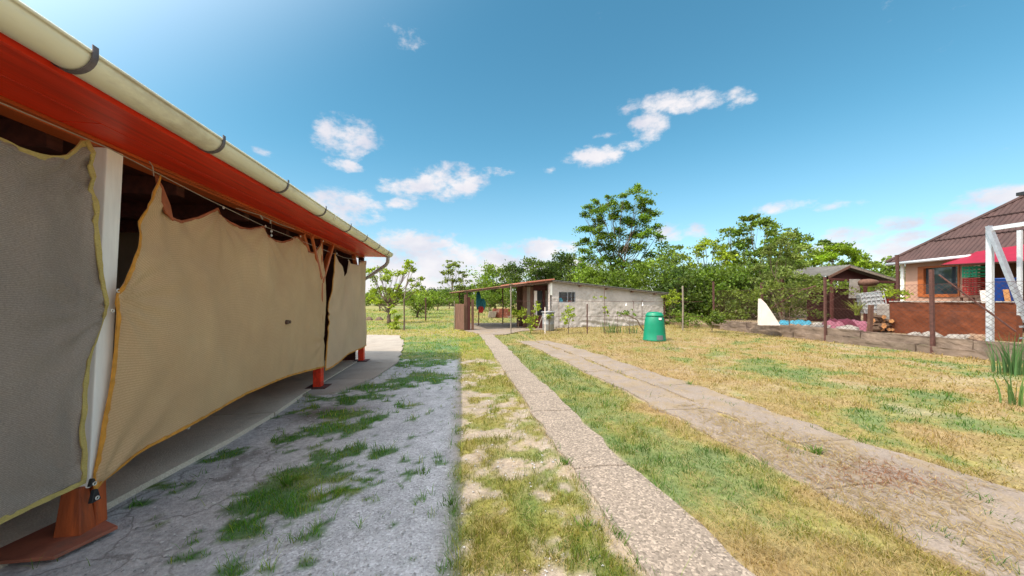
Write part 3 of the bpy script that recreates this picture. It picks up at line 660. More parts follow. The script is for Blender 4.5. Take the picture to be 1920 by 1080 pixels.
# posts
def leaning_box(mb, x0, x1, ya, yb, la, z0, z1, w0=0, w1=0):
    """box from z0 to z1 whose Y shifts by la along the way; w0/w1 flare at the bottom/top"""
    return mb.hexa([(x0-w0,ya-w0,z0),(x1+w0,ya-w0,z0),(x1+w0,yb+w0,z0),(x0-w0,yb+w0,z0),(x0-w1,ya+la-w1,z1),(x1+w1,ya+la-w1,z1),(x1+w1,yb+la+w1,z1),(x0-w1,yb+la+w1,z1)])
b = MB(); leaning_box(b, -2.462, -2.345, 2.60, 2.715, .12, .30, 2.52)
p1_ = b.build('post', 'whitewood', house, bevel=.006); p1_['label'] = 'white painted post'
b = MB(); leaning_box(b, -2.475, -2.352, 2.555, 2.635, .0, .03, .315, .012, -.012)
b2 = b.build('pier', 'pier', p1_, bevel=.006)
b = MB(); leaning_box(b, -2.460, -2.345, 2.645, 2.71, .0, .03, .37, .006, .0); b.build('pier', 'pier', p1_, bevel=.006)
b = MB(); b.hexa([(-2.72,2.36,.015),(-2.30,2.36,.015),(-2.20,2.62,.015),(-2.62,2.86,.015),(-2.72,2.36,.036),(-2.30,2.36,.036),(-2.20,2.62,.036),(-2.62,2.86,.036)])
b.build('base_plate', 'plate', p1_, bevel=.003)
def red_post(y, braces):
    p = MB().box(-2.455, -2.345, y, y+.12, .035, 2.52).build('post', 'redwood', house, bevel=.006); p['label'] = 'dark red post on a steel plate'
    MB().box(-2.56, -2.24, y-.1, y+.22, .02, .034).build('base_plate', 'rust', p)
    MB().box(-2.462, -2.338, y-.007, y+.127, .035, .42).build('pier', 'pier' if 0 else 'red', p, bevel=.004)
    for s in braces:
        MB().bar((-2.40, y+.06+s*.05, 1.75), (-2.40, y+.06+s*.62, 2.50), .07, .07, up=(1,0,0)).build('brace', 'brace', p, bevel=.004)
    return p
red_post(6.32, (-1, 1)); red_post(8.92, (-1,))
MB().box(-2.344, -2.318, 6.31, 6.36, 1.1, 2.50).build('brace', 'brace', house, bevel=.003)
MB().bar((-2.325, 6.36, 1.8), (-2.325, 6.86, 2.50), .055, .03, up=(1,0,0)).build('brace', 'brace', house, bevel=.003)
MB().bar((-2.325, 6.31, 1.85), (-2.325, 5.92, 2.50), .055, .03, up=(1,0,0)).build('brace', 'brace', house, bevel=.003)
# gutter: half round channel with rolled lip
def gutter():
    mb = MB(); ys = [Y0+k*(ROOF_END+.06-Y0)/30 for k in range(31)]; n = 15; r = .085; cx, cz = -1.78, 2.645
    prof = [(cx+r*math.cos(math.pi+math.pi*j/(n-1)), cz+r*math.sin(math.pi+math.pi*j/(n-1))) for j in range(n)]
    lip = [(cx+r+.008*math.cos(a), cz+.004+.010*math.sin(a)) for a in (-1.2, 0, 1.3, 2.6)]
    prof = prof+lip
    m = len(prof)
    for i, y in enumerate(ys):
        w = .0025*math.sin(y*2.1)
        for (x, z) in prof: mb.v.append((x+w, y, z+w*.6))
    for i in range(len(ys)-1):
        for j in range(m-1):
            a = i*m+j; mb.f.append((a, a+1, a+m+1, a+m))
    o = mb.build('gutter', 'gutter', house, smooth=True); s_ = o.modifiers.new('s', 'SOLIDIFY'); s_.thickness = .003; s_.offset = 0
    e = MB(); i0 = [(x, ROOF_END+.06, z) for x, z in prof[:15]]+[(x, ROOF_END+.064, z) for x, z in prof[:15]]
    e.v = i0; e.f = [tuple(range(15)), tuple(range(29, 14, -1))]+[(j, j+1, j+16, j+15) for j in range(14)]+[(14, 0, 15, 29)]
    e.build('end_cap', 'gutter', o)
    # sleeve joints
    for yj in (1.35, 5.05, 8.2):
        s2 = MB()
        for y in (yj, yj+.05):
            for j in range(15):
                a = math.pi+math.pi*j/14; s2.v.append((cx+(r+.0035)*math.cos(a), y, cz+(r+.0035)*math.sin(a)))
        s2.f = [(j, j+1, j+16, j+15) for j in range(14)]; oo = s2.build('joint_sleeve', 'gutter', o, smooth=True); q = oo.modifiers.new('s', 'SOLIDIFY'); q.thickness = .003
gutter()
for y in (-.1, .9, 1.9, 2.8, 3.75, 4.73, 5.75, 6.7, 7.7, 8.65):
    mb = MB(); cx, cz, r = -1.78, 2.645, .0935
    pts = [(cx-r*1.0, cz+.05)]+[(cx+r*math.cos(math.pi+math.pi*j/14), cz+r*math.sin(math.pi+math.pi*j/14)) for j in range(15)]+[(cx+r, cz+.035)]
    for (x, z) in pts: mb.v += [(x, y-.014, z), (x, y+.014, z)]
    mb.f = [(2*i, 2*i+1, 2*i+3, 2*i+2) for i in range(len(pts)-1)]
    o = mb.build('gutter_bracket', 'bracket', house); s_ = o.modifiers.new('s', 'SOLIDIFY'); s_.thickness = .004; s_.offset = 0
MB().tube([(-1.78,8.98,2.57),(-1.78,8.98,2.50),(-1.79,8.99,2.42),(-1.84,9.01,2.35),(-1.93,9.03,2.29),(-2.2,9.12,2.12),(-2.36,9.16,2.02),(-2.44,9.18,1.93),(-2.46,9.19,1.8),(-2.46,9.19,.2)], .042, 14).build('downpipe', 'pipe', house, smooth=True)
MB().lathe((-1.78,8.98,2.535), [(.05,0),(.058,.03),(.05,.06)], 16).build('outlet_collar', 'pipe', house, smooth=True)
# wire stretched along the beam
wp = [onX(0,192,-2.33), onX(150,262,-2.33)]
wpts = [Vector((-2.338, 1.0, 2.50)), Vector((-2.338, 2.72, 2.515)), Vector((-2.338,3.6,2.44)), Vector((-2.338,4.6,2.38)), Vector((-2.338,6.35,2.36)), Vector((-2.338,7.5,2.35)), Vector((-2.338,9.0,2.44))]
MB().tube(wpts, .0035, 5).build('wire', 'wire', house)

# ------------------------------------------------------------------ shade nets hung between the posts
PX = -2.325
def pw(p):
    if len(p) == 3: return (p[0], p[1])          # already (y, z)
    q = onX(p[0], p[1], PX); return (q.y, q.z)
def resample(pts, n):
    a = np.array(pts, float); s = np.r_[0, np.cumsum(np.hypot(*np.diff(a, axis=0).T))]; t = np.linspace(0, s[-1], n)
    return np.stack([np.interp(t, s, a[:, 0]), np.interp(t, s, a[:, 1])], 1), s[-1]
def smooth_line(a, it=2):
    a = a.copy()
    for _ in range(it): a[1:-1] = (a[:-2]+2*a[1:-1]+a[2:])/4
    return a
def coons(T, B, Lf, Rt, ns, nt):
    """T,B left-to-right; Lf,Rt bottom-to-top, resampled"""
    P = np.zeros((nt, ns, 2)); s = np.linspace(0, 1, ns)[None, :, None]; t = np.linspace(0, 1, nt)[:, None, None]
    P = (1-t)*B[None]+t*T[None]+(1-s)*Lf[:, None]+s*Rt[:, None]-((1-s)*(1-t)*B[0]+s*(1-t)*B[-1]+(1-s)*t*T[0]+s*t*T[-1])
    return P
def net(name, label, m, top, bot, left, right, ns, nt, offs, hem, hems=('left','bottom'), hemw=.022):
    """offs(s,t,y,z) -> outward displacement from the hanging plane"""
    T, wl = resample([pw(p) for p in top], ns); B, _ = resample([pw(p) for p in bot], ns); B = smooth_line(B, 4)
    Lf, hl = resample([pw(p) for p in left], nt); Rt, _ = resample([pw(p) for p in right], nt)
    P = coons(T, B, Lf, Rt, ns, nt); mb = MB(); mb.uv = []
    s = np.linspace(0, 1, ns); t = np.linspace(0, 1, nt); S, TT = np.meshgrid(s, t)
    O = offs(S, TT, P[..., 0], P[..., 1])
    for j in range(nt):
        for i in range(ns):
            mb.v.append((PX+O[j, i], P[j, i, 0], P[j, i, 1])); mb.uv.append((S[j, i]*wl, TT[j, i]*hl))
    for j in range(nt-1):
        for i in range(ns-1):
            a = j*ns+i; mb.f.append((a, a+1, a+ns+1, a+ns))
    root = mb.build(name, m, None, smooth=True, solid=.003); tag(root, label, 'shade net', 'shade nets hung along the porch')
    V = np.array(mb.v).reshape(nt, ns, 3)
    def ribbon(line, inward, nm, mt):
        r_ = MB(); n = len(line)
        for q, w_ in zip(line, inward):
            q = Vector(q); w_ = Vector(w_); w_ = w_.normalized()*hemw*random.uniform(.75, 1.2)
            r_.v += [(q.x+.0065, q.y, q.z), (q.x+w_.x+.0065, q.y+w_.y, q.z+w_.z), (q.x-.001, q.y-w_.y*.1, q.z-w_.z*.1), (q.x+w_.x-.001, q.y+w_.y, q.z+w_.z)]
        for i in range(n-1):
            a = 4*i; c = a+4; r_.f += [(a, c, c+1, a+1), (a+2, a+3, c+3, c+2), (a, a+2, c+2, c), (a+1, c+1, c+3, a+3)]
        r_.build(nm, mt, root, smooth=False)
    for hside in hems:
        if hside == 'left': ribbon(V[:, 0], V[:, 3]-V[:, 0], 'hem', hem)
        if hside == 'right': ribbon(V[:, -1], V[:, -4]-V[:, -1], 'hem', hem)
        if hside == 'bottom': ribbon(V[0], V[3]-V[0], 'hem', hem)
        if hside == 'top': ribbon(V[-1], V[-4]-V[-1], 'hem', hem if hem == 'hemy' else 'hemr')
    return root, V
def eyelets(root, pts, r=.011):
    for (px, py) in pts:
        y, z = pw((px, py)); mb = MB(); n = 12
        for k in range(n):
            a = 2*math.pi*k/n; b_ = 2*math.pi*(k+1)/n
        ring = [(PX+.034, y+r*math.cos(2*math.pi*k/n), z+r*math.sin(2*math.pi*k/n)) for k in range(n+1)]
        mb.tube(ring, r*.36, 6, cap=False).build('eyelet', 'ring', root, smooth=True)
def strap(root, px, py, s=.03):
    y, z = pw((px, py)); n = 3
    mb = MB(); mb.v = [(PX+.02, y-s, z-s*1.2), (PX+.02, y+s, z-s*1.2), (PX+.02, y+s*.3, z+s*1.3), (PX+.02, y-s*.3, z+s*1.3), (PX+.045, y-s, z-s*1.2), (PX+.045, y+s, z-s*1.2), (PX+.045, y+s*.3, z+s*1.3), (PX+.045, y-s*.3, z+s*1.3)]
    mb.f = [(3,2,1,0),(4,5,6,7),(0,1,5,4),(1,2,6,5),(2,3,7,6),(3,0,4,7)]
    mb.build('corner_clip', 'black', root, bevel=.004)
    ring = [(PX+.048, y+.010*math.cos(2*math.pi*k/10), z-s*.5+.010*math.sin(2*math.pi*k/10)) for k in range(11)]
    mb = MB().tube(ring, .0035, 5, cap=False).build('eyelet', 'ring', root)

def folds(y, z, amp, sc, seed): return (fbm(y*1.0, z*.45, sc, seed, 4)-.5)*2*amp
def radial(y, z, pts, amp, k=13, fall=.38):
    o = np.zeros_like(y)
    for j, (a, b_) in enumerate(pts):
        dy, dz = y-a, z-b_; rr_ = np.hypot(dy, dz); o += amp*np.sin(k*np.arctan2(dy, dz)+j*1.7)*np.exp(-rr_/fall)*np.clip(rr_/.08, 0, 1)
    return o
PK2 = [pw(q) for q in ((285,328),(412,389),(492,424),(559,443),(602,452),(174,922),(209,560),(607,640))]
PK1 = [pw(q) for q in ((156,262),(158,906),(200,583),(60,288))]
PK3 = [pw(q) for q in ((628,474),(650,487),(685,488),(643,520),(612,600))]
# middle net
def offs2(S, T, y, z):
    o = folds(y, z, .045, 2.0, 3)+folds(y+z*.8, z-y*.5, .018, 7, 33)*sstep(.2, 1, T)+.05*np.sin(math.pi*S)*np.sin(math.pi*np.clip(T, 0, 1))**.7
    o += .012*np.sin(17*S*math.pi+3*T)*sstep(.75, 1, T)*np.sin(math.pi*S)
    o += .02*np.exp(-((z-(2.05+(y-2.9)*.55))/.035)**2)*np.exp(-((y-3.0)/.45)**2)*-1
    o += .012*np.exp(-((z-(2.14+(y-2.9)*.50))/.02)**2)*np.exp(-((y-3.0)/.4)**2)
    o += -.018*np.exp(-((y-(5.85+(2.2-z)*.35))/.05)**2)*sstep(1.7, 2.2, z)
    o -= .03*sstep(.9, 1, T)*np.abs(np.sin(S*math.pi*5))*0.5
    o += radial(y, z, PK2, .022)
    o += .022*np.sin((z*1.0+y*.35)*9+3*fbm(y, z, 1, 5))*np.exp(-((y-3.1)/.7)**2)*sstep(1.5, 2.1, z)
    return o+.015
net2, V2 = net('shade_net', 'wide sandy shade net in the middle, between the white post and the red post', 'cloth',
  [(285,328),(293,362),(306,393),(322,410),(345,414),(370,406),(392,394),(412,389),(422,404),(436,417),(452,425),(470,428),(492,423),(499,440),(514,450),(535,453),(549,447),(559,443),(566,456),(580,470),(592,474),(602,452)],
  [(174,922),(205,893),(260,846),(345,800),(450,745),(530,708),(607,688)],
  [(174,922),(186,840),(200,740),(208,650),(209,590),(211,545),(236,500),(256,440),(268,390),(285,328)],
  [(607,688),(607,630),(611,570),(609,520),(605,480),(602,452)], 110, 64, offs2, 'hem', ('left', 'bottom', 'top'))
eyelets(net2, [(412,389),(492,424),(559,443),(602,452),(345,802),(211,545)])
strap(net2, 166, 930)
y, z = pw((529,604)); kn = MB().lathe((0,0,0), [(.026,-.02),(.03,0),(.026,.03)], 12)
kn.v = [(PX+.06+v[2], y+v[0]-.03, z+v[1]) for v in kn.v]; kb = MB().lathe((0,0,0), [(.02,-.02),(.024,0),(.020,.03)], 12); kb.v = [(PX+.06+v[2], y+v[0]+.03, z+v[1]) for v in kb.v]
kn.build('tie_knob', 'clay', net2, smooth=False); kb.build('tie_knob', 'clay', net2)
# folded flap at the peak
fl = MB(); c = [pw(q) for q in ((285,328),(291,372),(303,398),(318,414),(312,385),(298,350))]
fl.v = [(PX+.03, y, z) for y, z in c]+[(PX+.018, y, z) for y, z in c]; k = len(c)
fl.f = [tuple(range(k)), tuple(range(2*k-1, k-1, -1))]+[(i, (i+1) % k, (i+1) % k+k, i+k) for i in range(k)]; fl.build('folded_flap', 'hemr', net2)
MB().tube([(PX+.012, *pw((285,330))), (PX, *pw((286,312))), (-2.35, *pw((287,303)))], .004, 5).build('tie_cord', 'wire', net2)
# far net
def offs3(S, T, y, z):
    return folds(y, z, .02, 3.0, 13)+.03*np.sin(S*math.pi)+.022*np.sin(S*23+T*5)*sstep(.1, 1, T)+.02*np.sin(9*S-6*T)+radial(y, z, PK3, .02, 11, .3)+.014
net3, V3 = net('shade_net', 'pale shade net at the far end of the porch, beside the downpipe', 'cloth_far',
  [(628,474),(631,492),(637,508),(643,520),(646,514),(648,498),(650,487),(657,494),(667,497),(671,491),(685,488)],
  [(609,695),(625,684),(650,665),(685,648)],
  [(609,695),(612,650),(616,600),(614,570),(621,545),(625,510),(628,474)],
  [(685,648),(685,600),(685,540),(685,488)], 56, 50, offs3, 'hem', ('left', 'bottom'))
eyelets(net3, [(650,488),(628,475)], .014)
# near net
def offs1(S, T, y, z):
    return folds(y, z, .045, 2.2, 23)+folds(y+z, z, .016, 8, 34)+.02*np.sin(math.pi*S)+.014*np.sin(T*40)*sstep(.9, 1, T)+radial(y, z, PK1, .02)+.014
net1, V1 = net('shade_net', 'grey shade net nearest the camera, left of the white post', 'cloth_grey',
  [(-1.2,2.50,0),(-.2,2.36,0),(.8,2.42,0),(0,262),(35,282),(70,291),(100,291),(122,279),(140,265),(156,262)],
  [(-1.2,.16,0),(-.2,.20,0),(.8,.19,0),(0,975),(60,950),(110,928),(158,906)],
  [(-1.2,.16,0),(-1.2,1.2,0),(-1.2,2.50,0)],
  [(158,906),(152,800),(156,735),(168,668),(186,628),(201,583),(192,545),(177,450),(163,330),(156,262)], 90, 60, offs1, 'hemy', ('right', 'bottom', 'top'), .03)
eyelets(net1, [(200,583)], .010)
strap(net1, 161, 905, .018)
# little glass drops hung from the beam, thin twig wire
y, z = pw((524,432)); cd = empty('hanging_ornament', (-2.42, y, z-.1), 'small glass drops dangling from the beam above the middle net', 'ornament')
MB().tube([(-2.42,y,2.53),(-2.42,y,z-.06)], .0015, 4).build('thread', 'wire', cd)
for dz in (0, -.055): MB().lathe((-2.42,y,z+dz-.03), [(.003,0),(.013,.008),(.014,.022),(.004,.036)], 10).build('glass_drop', 'crystal', cd, smooth=True)
tw = MB().tube([(-2.36,4.1,2.47),(-2.33,4.5,2.49),(-2.32,4.9,2.475),(-2.34,5.4,2.50)], .004, 5)
tw.tube([(-2.33,4.5,2.49),(-2.33,4.55,2.455)], .008, 6); tw.tube([(-2.32,4.7,2.483),(-2.33,4.72,2.44)], .008, 6)
tag(tw.build('light_string', 'wire'), 'thin string of small bulbs along the beam over the middle net', 'light string')

# ------------------------------------------------------------------ garden shed with canopy
A = Vector((4.75, 18.19, 0)); e = Vector((.9823, .187, 0)); nb = Vector((-.187, .9823, 0)); U = Vector((0, 0, 1))
def sp(s, d, z): return A+e*s+nb*d+U*z
W = 7.35; D = 4.2; HL, HR = 2.47, 1.86
shed = empty('garden_shed', A, 'low grey plastered shed with a tin canopy on its left', 'shed')
def plan(mb, s0, s1, d0, d1, z0, z1): return mb.hexa([sp(s0,d0,z0),sp(s1,d0,z0),sp(s1,d1,z0),sp(s0,d1,z0),sp(s0,d0,z1),sp(s1,d0,z1),sp(s1,d1,z1),sp(s0,d1,z1)])
# front wall as a grid with a window hole
def wall_front():
    mb = MB(); ns, nz = 150, 46; ws0, ws1, wz0, wz1 = .42, 1.42, 1.35, 1.93
    ss = sorted(set([round(W*i/ns, 4) for i in range(ns+1)]+[ws0, ws1])); ts = [j/nz for j in range(nz+1)]
    idx_ = {}
    for i, s in enumerate(ss):
        top = HL+(HR-HL)*s/W
        for j, t in enumerate(ts):
            z = t*top
            if s <= ws0 or s >= ws1 or True:
                pass
            # snap rows to the window
            if abs(z-wz0) < top/nz*.5: z = wz0
            if abs(z-wz1) < top/nz*.5: z = wz1
            q = float(fbm(np.array([s]), np.array([z]), 7, 301, 4)[0]-.5)*.07*(.35+.65*(1 if s < .9 or z < 1.15 else .3))
            big = float(fbm(np.array([s]), np.array([z]), 1.5, 302, 3)[0]-.5)*.05
            if z < .42 and s > 1.8: q += .035*math.sin(z*19+s*3)*.6
            if (ws0-.05 <= s <= ws1+.05) and (wz0-.05 <= z <= wz1+.05): q = 0; big = 0
            idx_[i, j] = len(mb.v); mb.v.append(tuple(sp(s, -q-big, z)))
    for i in range(len(ss)-1):
        for j in range(nz):
            zc = (mb.v[idx_[i, j]][2]+mb.v[idx_[i+1, j+1]][2])/2; sc_ = (ss[i]+ss[i+1])/2
            if ws0 < sc_ < ws1 and wz0 < zc < wz1: continue
            mb.f.append((idx_[i, j], idx_[i+1, j], idx_[i+1, j+1], idx_[i, j+1]))
    return mb, (ws0, ws1, wz0, wz1)
mb, (ws0, ws1, wz0, wz1) = wall_front(); wf = mb.build('front_wall', 'plaster', shed, smooth=True)
b = MB(); plan(b, 0, W, D-.2, D, 0, 2.3); b.build('back_wall', 'plaster', shed)
b = MB(); plan(b, 0.01, .25, .06, D-.2, 0, 2.44); b.build('side_wall', 'plaster', shed)
b = MB(); plan(b, W-.25, W-.01, .06, D-.2, 0, 1.84); b.build('side_wall', 'plaster', shed)
# window
win = MB(); plan(win, ws0+.02, ws1-.02, .12, .13, wz0+.02, wz1-.02); win = win.build('window', 'glassdark', shed)
b = MB()
for (s0, s1, z0, z1) in ((ws0-.01,ws0+.03,wz0-.01,wz1+.01),(ws1-.04,ws1+.01,wz0-.01,wz1+.01),(ws0+.03,ws1-.04,wz0-.01,wz0+.03),(ws0+.03,ws1-.04,wz1-.03,wz1+.01),(ws0+.52,ws0+.545,wz0+.03,wz1-.03),(ws0+.76,ws0+.775,wz0+.03,wz1-.03)): plan(b, s0, s1, .02, .14, z0, z1)
b.build('window_frame', 'galvd', win)
b = MB(); plan(b, ws0+.03, ws1-.04, .045, .06, wz0+.25, wz0+.27); b.build('window_bar', 'rust', win)
bx = MB(); plan(bx, ws0+.04, ws0+.26, .05, .11, wz0+.031, wz0+.16); plan(bx, ws0+.06, ws0+.2, .05, .11, wz0+.17, wz0+.26)
tag(bx.build('storage_box', 'tarp'), 'pale blue boxes on the sill of the shed window', 'box')
bx = MB(); plan(bx, ws0+.55, ws0+.82, .065, .11, wz0+.031, wz0+.1)
tag(bx.build('brick_block', 'brick'), 'red brick lying on the shed window sill', 'brick')
# corrugated roof
def corr(mb, o, across, down, wl, amp, th, normal, n_per=6):
    o, across, down, normal = map(Vector, (o, across, down, normal)); Lw = across.length; k = max(2, int(Lw/wl*n_per)); i0 = len(mb.v)
    for i in range(k+1):
        q = o+across*(i/k)+normal*(amp*math.sin(2*math.pi*i/n_per))
        mb.v += [tuple(q), tuple(q+down), tuple(q-normal*th), tuple(q+down-normal*th)]
    for i in range(k):
        a = i0+4*i; c = a+4; mb.f += [(a, a+1, c+1, c), (a+2, c+2, c+3, a+3), (a, c, c+2, a+2), (a+1, a+3, c+3, c+1)]
    mb.f += [(i0, i0+2, i0+3, i0+1)]; a = i0+4*k; mb.f += [(a, a+1, a+3, a+2)]
    return mb
b = MB(); corr(b, sp(-.05, -.21, HL+.06), nb*(D+.38), (sp(W+.3,-.21,HR+.035)-sp(-.05,-.21,HL+.06)), .18, .02, .012, (0,0,1)); b.build('roof', 'asbestos', shed)
b = MB().bar(sp(-.02,-.15,HL-.0), sp(W+.2,-.15,HR-.03), .07, .06); b.build('roof_batten', 'greywood', shed)
for s in (1.6, 3.3, 5.0, 6.6): 
    b = MB(); z = HL+(HR-HL)*s/W; plan(b, s, s+.1, -.18, .0, z-.13, z-.055); b.build('purlin_end', 'oldwood', shed)
b = MB().box(0,0,0,0,0,0) if 0 else MB()
plan(b, -.10, .02, -.03, .10, 1.75, HL); b.build('corner_board', 'whitewood', shed)
# canopy
cl_, cz0, cz1 = -4.75, 1.93, 2.50
b = MB(); corr(b, sp(cl_,-.15,cz0), nb*(D+.3), (sp(-1.4,-.15,2.37)-sp(cl_,-.15,cz0)), .16, .018, .02, (0,0,1)); cr_ = b.build('canopy_roof', 'rustroof', shed)
b = MB(); corr(b, sp(-1.5,-.2,2.40), nb*(D+.35), (sp(.08,-.2,HL+.12)-sp(-1.5,-.2,2.40)), .2, .03, .05, (0,0,1)); b.build('tile_roof', 'redtile', shed)
MB().bar(sp(cl_+.05,-.1,cz0-.05), sp(0,-.1,HL-.02), .05, .08).build('canopy_beam', 'oldwood', shed)
MB().bar(sp(cl_+.05,D-.3,cz0-.05), sp(0,D-.3,HL-.02), .05, .08).build('canopy_beam', 'oldwood', shed)
for i in range(6):
    s = cl_+.1+i*.85; z = cz0+(s-cl_)*.12-.055
    MB().bar(sp(s,-.14,z+.03), sp(s,D+.1,z+.03), .05, .05).build('rafter', 'greywood', shed)
for (s, d) in ((cl_+.2, .0), (cl_+.55, D-.3), (-3.25, D-1.2), (-1.5, D-.3)):
    z = cz0+(s-cl_)*.12-.07
    MB().tube([sp(s,d,0.0), sp(s+.02,d,z*.5), sp(s,d,z)], .035, 8).build('canopy_post', 'oldwood', shed)
# plank screen at the left end of the canopy
for i in range(3):
    b = MB(); s = cl_+.05+i*.17; plan(b, s, s+.13, -.06-.02*i, -.03-.02*i, .0, 1.75-.12*i); b.build('screen_plank', 'redwood' if i == 1 else 'oldwood', shed, bevel=.004)
b = MB(); b.obox(sp(cl_-.30,.5,.05), nb*.03, e*.33-nb*.62, U*1.25); b.build('side_panel', 'oldwood', shed)
b = MB().bar(sp(cl_-.34,.5,.0), sp(cl_-.34,.5,1.45), .04); b.build('side_post', 'greywood', shed)
# entrance under the canopy
for k_, (s0, s1, m_) in enumerate(((-1.42,-1.20,'oldwood'),(-1.19,-1.0,'greywood'),(-.99,-.80,'oldwood'),(-.26,-.12,'redwood'))):
    b = MB(); plan(b, s0, s1, .55+.01*k_, .60+.01*k_, .03, 2.2); b.build('plank', m_, shed, bevel=.004)
b = MB(); plan(b, -.79, -.02, .55, .60, 2.0, 2.3); b.build('lintel_board', 'redwood', shed)
b = MB(); plan(b, -.62, -.27, .62, .66, .03, 1.98); b.build('door', 'black', shed); 
b = MB(); plan(b, -.79, -.63, .50, .56, .03, 1.98); b.build('curtain', 'paleboard', shed)
b = MB(); plan(b, -1.44, -.05, 1.4, 1.5, 0, 2.3); b.build('inner_partition', 'oldwood', shed)
MB().tube([sp(-.16,-.02,.0), sp(-.16,-.02,2.3)], .035, 8).build('drain_pipe', 'paleboard', shed)
MB().tube([sp(W+.1,.05,0), sp(W+.1,-.02,1.7), sp(W+.1,-.05,1.85)], .045, 8).build('drain_pipe', 'rust', shed)

# things round the shed
p = base(1028, 17.2)
br_ = empty('water_barrel', p, 'grey metal water barrel with a wide rim against the shed corner', 'barrel')
MB().lathe(p, [(.27,0),(.28,.02),(.285,.30),(.295,.32),(.285,.34),(.29,.62),(.30,.64),(.29,.66),(.295,.86)], 26).build('body', 'barrel', br_, smooth=True)
MB().lathe(p, [(.30,.862),(.345,.885),(.35,.92),(.33,.93),(.1,.945)], 26).build('lid', 'barrel', br_, smooth=True)
vw = base(897, 18.1)
hang = empty('hanging_cloth', vw, 'teal and red cloth hanging from the canopy by the planks', 'cloth')
for (dx, dy, z0, z1, m_, w_) in ((0,0,1.0,1.9,'teal',.12),(.16,.05,.95,1.55,'teal',.22),(.13,-.02,.82,1.15,'redcloth',.13)):
    mb = MB(); n_ = 10; k_ = 9
    for j in range(k_):
        t = j/(k_-1); wj = w_*(.35+.65*math.sin(math.pi*(.15+.75*t)))
        for i in range(n_): mb.v.append((vw.x+dx+(i/(n_-1)-.5)*2*wj, vw.y+dy+.04*math.sin(i*2.2+j*.7), z0+(z1-z0)*t+.03*math.sin(i*1.7)))
    for j in range(k_-1):
        for i in range(n_-1): a = j*n_+i; mb.f.append((a, a+1, a+n_+1, a+n_))
    mb.build('red_cloth' if m_ == 'redcloth' else 'teal_cloth', m_, hang, smooth=True, solid=.02)
MB().tube([(vw.x,vw.y,1.85),(vw.x,vw.y,1.97)], .008, 5).build('hook', 'rust', hang)
# brick stack far under the canopy
bp = base(940, 29.5); mb = MB(); rr = random.Random(3)
for lay in range(9):
    wlay = 1.75-.04*lay; x = -wlay/2
    while x < wlay/2-.1:
        mb.obox((bp.x+x, bp.y-.12+rr.uniform(-.02,.02), lay*.085), (.22, .0, 0), (0, .24, 0), (0, 0, .078)); x += .235
tag(mb.build('brick_stack', 'brick'), 'stack of old red bricks on the grass beyond the canopy', 'bricks')
mb = MB(); c = base(925, 29.0)
for k_ in range(6): mb.obox((c.x-.35+.1*k_, c.y, .0+.0*k_), (.12,0,.5), (0,.5,0), (-.08,0,.06))
tag(mb.build('plank_heap', 'greywood'), 'heap of grey boards leaning on the brick stack', 'boards')
mb = MB(); c = base(1008, 18.4)
mb.obox((c.x-.35,c.y-.1,.0), (.62,0,0), (0,.3,0), (0,0,.62)); mb.obox((c.x-.38,c.y-.13,.622), (.68,0,0), (0,.36,0), (0,0,.04))
tag(mb.build('wooden_bench', 'redwood', bevel=.01), 'dark red wooden box beside the shed entrance', 'box')
a = at(1008,613,17.6); b_ = at(1018,592,17.8)
tag(MB().bar((a.x,a.y,.03),(b_.x,b_.y,.75), .05, .02).build('leaning_plank', 'greywood'), 'thin plank leaning against the water barrel', 'plank')

# compost bin
p = base(1227, 990/76.0); p.z = 0
cb_ = empty('compost_bin', p, 'green plastic compost bin with a grey hatch on the dry lawn', 'compost bin')
MB().lathe(p, [(.405,0),(.41,.03),(.395,.06),(.375,.34),(.35,.60),(.325,.83),(.30,.88),(.295,.90)], 40).build('body', 'green', cb_, smooth=True)
MB().lathe(p, [(.312,.895),(.322,.905),(.322,.935),(.30,.955),(.285,.965),(.275,1.0),(.24,1.03),(.12,1.05)], 40).build('lid', 'green', cb_, smooth=True)
fd = (Vector((0,0,0))-Vector((p.x,p.y,0))).normalized(); sd = Vector((-fd.y, fd.x, 0))
def on_bin(ang, z0, z1, half, r0, r1, m_, nm, th=.012):
    mb = MB(); n_ = 8
    for j, (z, r_) in enumerate(((z0, r0), (z1, r1))):
        for i in range(n_):
            a = math.atan2(fd.y, fd.x)+ang+(i/(n_-1)-.5)*2*half
            for q in (0, th): mb.v.append((p.x+(r_+q)*math.cos(a), p.y+(r_+q)*math.sin(a), z))
    for i in range(n_-1):
        a = 2*i; c = 2*(i+n_); mb.f += [(a+1, a+3, c+3, c+1), (a, a+1, c+1, c) if i == 0 else (a+1, a+3, c+3, c+1), (c, c+1, c+3, c+2), (a, a+2, a+3, a+1)]
    mb.f = list(dict.fromkeys(mb.f)); mb.build(nm, m_, cb_)
on_bin(.50, .05, .22, .30, .40, .388, 'greylid', 'hatch')
on_bin(.62, .775, .845, .17, .335, .327, 'white', 'label_plate')

